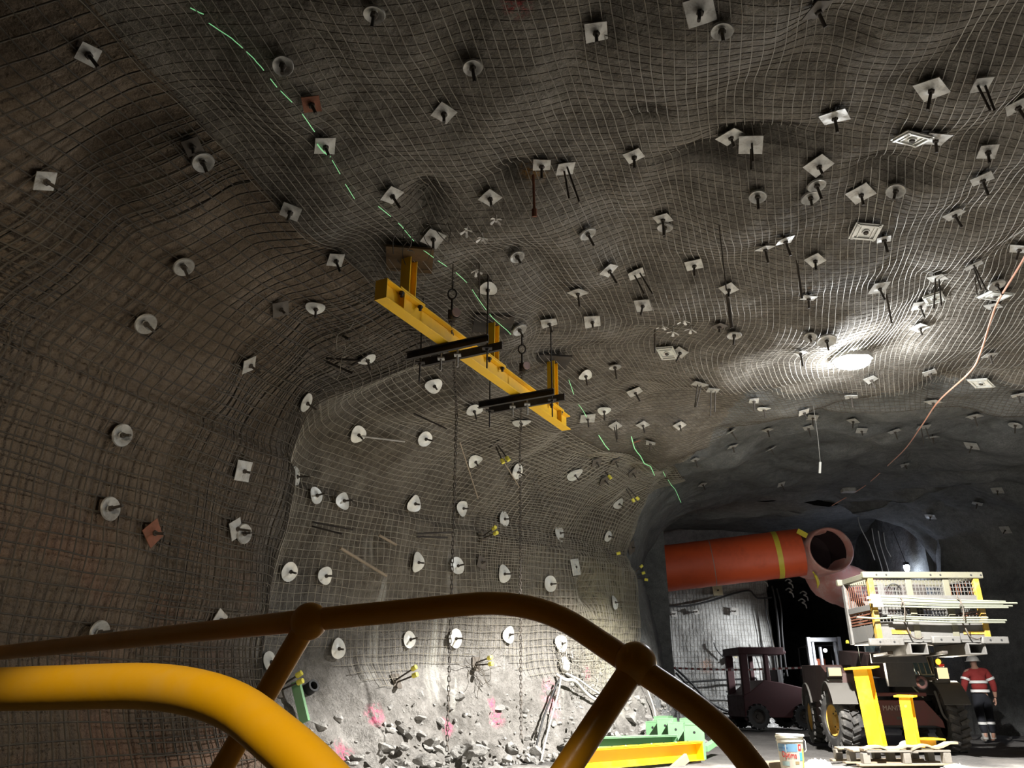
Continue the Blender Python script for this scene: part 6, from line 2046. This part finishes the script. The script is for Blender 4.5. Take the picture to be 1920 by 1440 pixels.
def person():
    P = PG(1858, 1391)
    t = thing('person', 'person in red shirt with silver bands and white helmet, seen from behind', 'person', (P.x, P.y, 0), radians(-10))
    # local: x right as seen from behind, y away from the viewer, z up; height 1.70
    J = [((0, 0, .95), (.10, .07)), ((0, .0, 1.08), (.10, .07)), ((0, .01, 1.24), (.12, .08)), ((0, .02, 1.37), (.13, .085)), ((0, .035, 1.45), (.075, .07)), ((0, .05, 1.51), (.055, .055)), ((0, .06, 1.58), (.075, .085)), ((0, .06, 1.66), (.07, .08)),
         # left arm (viewer left)
         ((-.19, .02, 1.39), .072), ((-.275, .0, 1.16), .055), ((-.30, .10, .95), .043), ((-.30, .15, .87), (.036, .026)),
         # right arm
         ((.19, .02, 1.39), .072), ((.275, -.01, 1.16), .055), ((.31, .08, .94), .043), ((.315, .12, .86), (.036, .026)),
         # left leg
         ((-.095, 0, .86), .07), ((-.11, -.02, .50), .055), ((-.11, -.10, .12), .04), ((-.11, -.05, .045), .045), ((-.11, .09, .035), .042),
         # right leg, stepping forward
         ((.095, 0, .86), .07), ((.12, .12, .52), .055), ((.13, .14, .12), .04), ((.13, .20, .045), .045), ((.14, .33, .035), .042)]
    E = [(0, 1), (1, 2), (2, 3), (3, 4), (4, 5), (5, 6), (6, 7), (3, 8), (8, 9), (9, 10), (10, 11), (3, 12), (12, 13), (13, 14), (14, 15), (0, 16), (16, 17), (17, 18), (18, 19), (19, 20), (0, 21), (21, 22), (22, 23), (23, 24), (24, 25)]
    skin('body', J, E, M_SKIN, t)
    # shirt: torso and sleeves
    S = [((0, -.0, .985), (.178, .135)), ((0, 0, 1.10), (.17, .13)), ((0, .01, 1.25), (.185, .135)), ((0, .02, 1.375), (.18, .13)), ((0, .035, 1.45), (.095, .09)),
         ((-.19, .02, 1.39), .092), ((-.235, .01, 1.27), .082), ((-.28, .0, 1.15), .072), ((-.30, .09, .98), .058),
         ((.19, .02, 1.39), .092), ((.235, .005, 1.27), .082), ((.28, -.01, 1.15), .072), ((.308, .07, .97), .058)]
    skin('shirt', S, [(0, 1), (1, 2), (2, 3), (3, 4), (3, 5), (5, 6), (6, 7), (7, 8), (3, 9), (9, 10), (10, 11), (11, 12)], M_SHIRT, t)
    T = [((0, 0, 1.0), (.175, .135)), ((0, 0, .89), (.185, .15)), ((-.095, 0, .82), .115), ((-.11, -.02, .50), .086), ((-.11, -.095, .15), .072), ((.095, .01, .82), .115), ((.12, .12, .52), .086), ((.13, .14, .15), .072)]
    skin('trousers', T, [(0, 1), (1, 2), (2, 3), (3, 4), (1, 5), (5, 6), (6, 7)], M_PANTS, t)
    def band(c, rx, ry, h, nm, par=t, tilt=None):
        m = MB(); n = 28; vs = []; fs = []
        M = Matrix.Translation(c) @ (tilt or Matrix.Identity(4))
        for k in range(n):
            a = 2 * pi * k / n
            for z in (-h / 2, h / 2): vs.append((rx * cos(a), ry * sin(a), z))
        for k in range(n):
            k2 = (k + 1) % n; fs.append((2 * k, 2 * k2, 2 * k2 + 1, 2 * k + 1))
        m.add(vs, fs, M); return obj(nm, m, M_BAND, par, 60)
    band((0, .005, 1.175), .183, .138, .055, 'chest_band')
    band((0, 0, .995), .186, .143, .055, 'hem_band')
    for s in (-1, 1):
        d = Vector((s * .09, -.02, -.24)).normalized()
        band((s * .25, .005, 1.235), .088, .086, .05, 'sleeve_band', tilt=d.to_track_quat('Z', 'X').to_matrix().to_4x4())
    band((-.11, -.065, .36), .083, .084, .05, 'trouser_band'); band((.125, .13, .36), .083, .084, .05, 'trouser_band')
    m = MB(); m.sphere((0, .06, 1.615), .135, 24, 12, sc=(.92, 1.08, .80)); m.v = [v if v.z > 1.605 else Vector((v.x * 1.03, (v.y - .06) * 1.04 + .06, 1.600)) for v in m.v]; obj('helmet', m, M_HELM, t, 60)
    m = MB(); m.lathe([(.115, 1.60), (.155, 1.595), (.155, 1.60), (.115, 1.612)], 26, Matrix.Translation((0, .075, 0))); obj('helmet_brim', m, M_HELM, t, 50)
    # hands with five fingers, hanging and slightly curled
    for s, w in ((-1, Vector((-.30, .15, .87))), (1, Vector((.315, .12, .86)))):
        JJ = [(tuple(w), (.026, .032)), (tuple(w + Vector((0, .02, -.05))), (.02, .04)), (tuple(w + Vector((0, .03, -.085))), (.016, .038))]
        EE = [(0, 1), (1, 2)]
        for q, (dy, L) in enumerate(((-.03, .065), (-.01, .078), (.01, .074), (.03, .058))):
            b0 = w + Vector((0, .03 + dy, -.09)); k = len(JJ)
            JJ += [(tuple(b0 + Vector((-s * .004, .0, -L * .5))), .009), (tuple(b0 + Vector((-s * .022, .004, -L * .9))), .008)]
            EE += [(2, k), (k, k + 1)]
        k = len(JJ)
        JJ += [(tuple(w + Vector((-s * .02, .065, -.055))), .011), (tuple(w + Vector((-s * .03, .078, -.095))), .009)]
        EE += [(1, k), (k, k + 1)]
        skin('hand', JJ, EE, M_SKIN, t, 1)
    for x, y in ((-.11, -.02), (.135, .24)):
        m = MB(); m.sphere((x, y + .05, .05), .09, 16, 9, sc=(.55, 1.45, .62)); m.v = [v if v.z > 0.0 else Vector((v.x, v.y, 0.0)) for v in m.v]; m.tube([(x, y - .05, .05), (x, y - .04, .17)], [.055, .06], 12); obj('boot', m, simple('pale_dusty_boot', (.30, .29, .27), .8), t, 60)
person()
# ------------------------------------------------------------------ light
EXPO = 0.0
# the work lamp itself: a wide beam thrown down on the floor and the foot of the wall, a weak glow on the roof
s = light('SPOT', 'lamp_beam', LP + Vector((0, 0, -.13)), 10000, (1.0, .97, .93), spot_size=radians(132), spot_blend=.25, shadow_soft_size=.05)
aim(s, s.location + Vector((.35 * sin(radians(8)), .94 * sin(radians(8)), -cos(radians(8)))))
light('POINT', 'lamp_glow', LP + Vector((0, -.02, -.17)), 250, (.92, .96, 1.0), shadow_soft_size=.08)
# headlamps of the telehandler
for (x, y, z) in ((5.95, 14.3, 1.30), (7.95, 14.85, 1.27)):
    o = light('SPOT', 'headlamp_beam', (x, y, z), 270, (1, .88, .70), spot_size=radians(130), spot_blend=.6, shadow_soft_size=.06)
    aim(o, (x - 2.6, y - 6, 2.6))
light('POINT', 'amber_glow', (7.95, 14.70, 1.46), 3, (1, .45, .08), shadow_soft_size=.04)
# cap lamp / vehicle light on the viewer's side, on the near handrail only
o = light('SPOT', 'cap_lamp', (-.10, .12, 1.75), 42, (1, .93, .80), spot_size=radians(58), spot_blend=.25, shadow_soft_size=.04)
aim(o, (-.12, .66, .88))
# vehicle light behind the viewer on the left wall
o = light('SPOT', 'vehicle_light', (-3.1, -1.5, 3.8), 640, (1, .86, .66), spot_size=radians(53), spot_blend=.7, shadow_soft_size=.15)
aim(o, (-3.8, 5.2, 2.0))
# light in the crosscut on the back wall, from behind the right side of the brow
o = light('SPOT', 'crosscut_light', (11.2, 22.9, 3.0), 2300, (.95, .97, 1.0), spot_size=radians(62), spot_blend=.6, shadow_soft_size=.2)
aim(o, (6.4, 26.4, .9))
light('POINT', 'passage_glow', PX(1700, 1078, 22.7) + Vector((-.2, -.15, -.1)), 36, (.62, .74, 1.0), shadow_soft_size=.1)

o = light('SPOT', 'duct_fill_light', (7.6, 18.9, 1.7), 130, (1, .95, .88), spot_size=radians(58), spot_blend=1.0, shadow_soft_size=.08)  # added spot without a fitting, brightens the front and underside of the duct
aim(o, (7.9, 22.2, 3.9))
w = bpy.data.worlds.new('dark_mine'); SC.world = w; w.use_nodes = True
w.node_tree.nodes['Background'].inputs[0].default_value = (.55, .5, .42, 1)
w.node_tree.nodes['Background'].inputs[1].default_value = .002
SC.view_settings.view_transform = 'Standard'
SC.view_settings.look = 'None'
SC.view_settings.exposure = EXPO
SC.view_settings.gamma = 1
SC.view_settings.use_curve_mapping = False
SC.cycles.use_denoising = True
SC.cycles.max_bounces = 8
SC.cycles.diffuse_bounces = 5
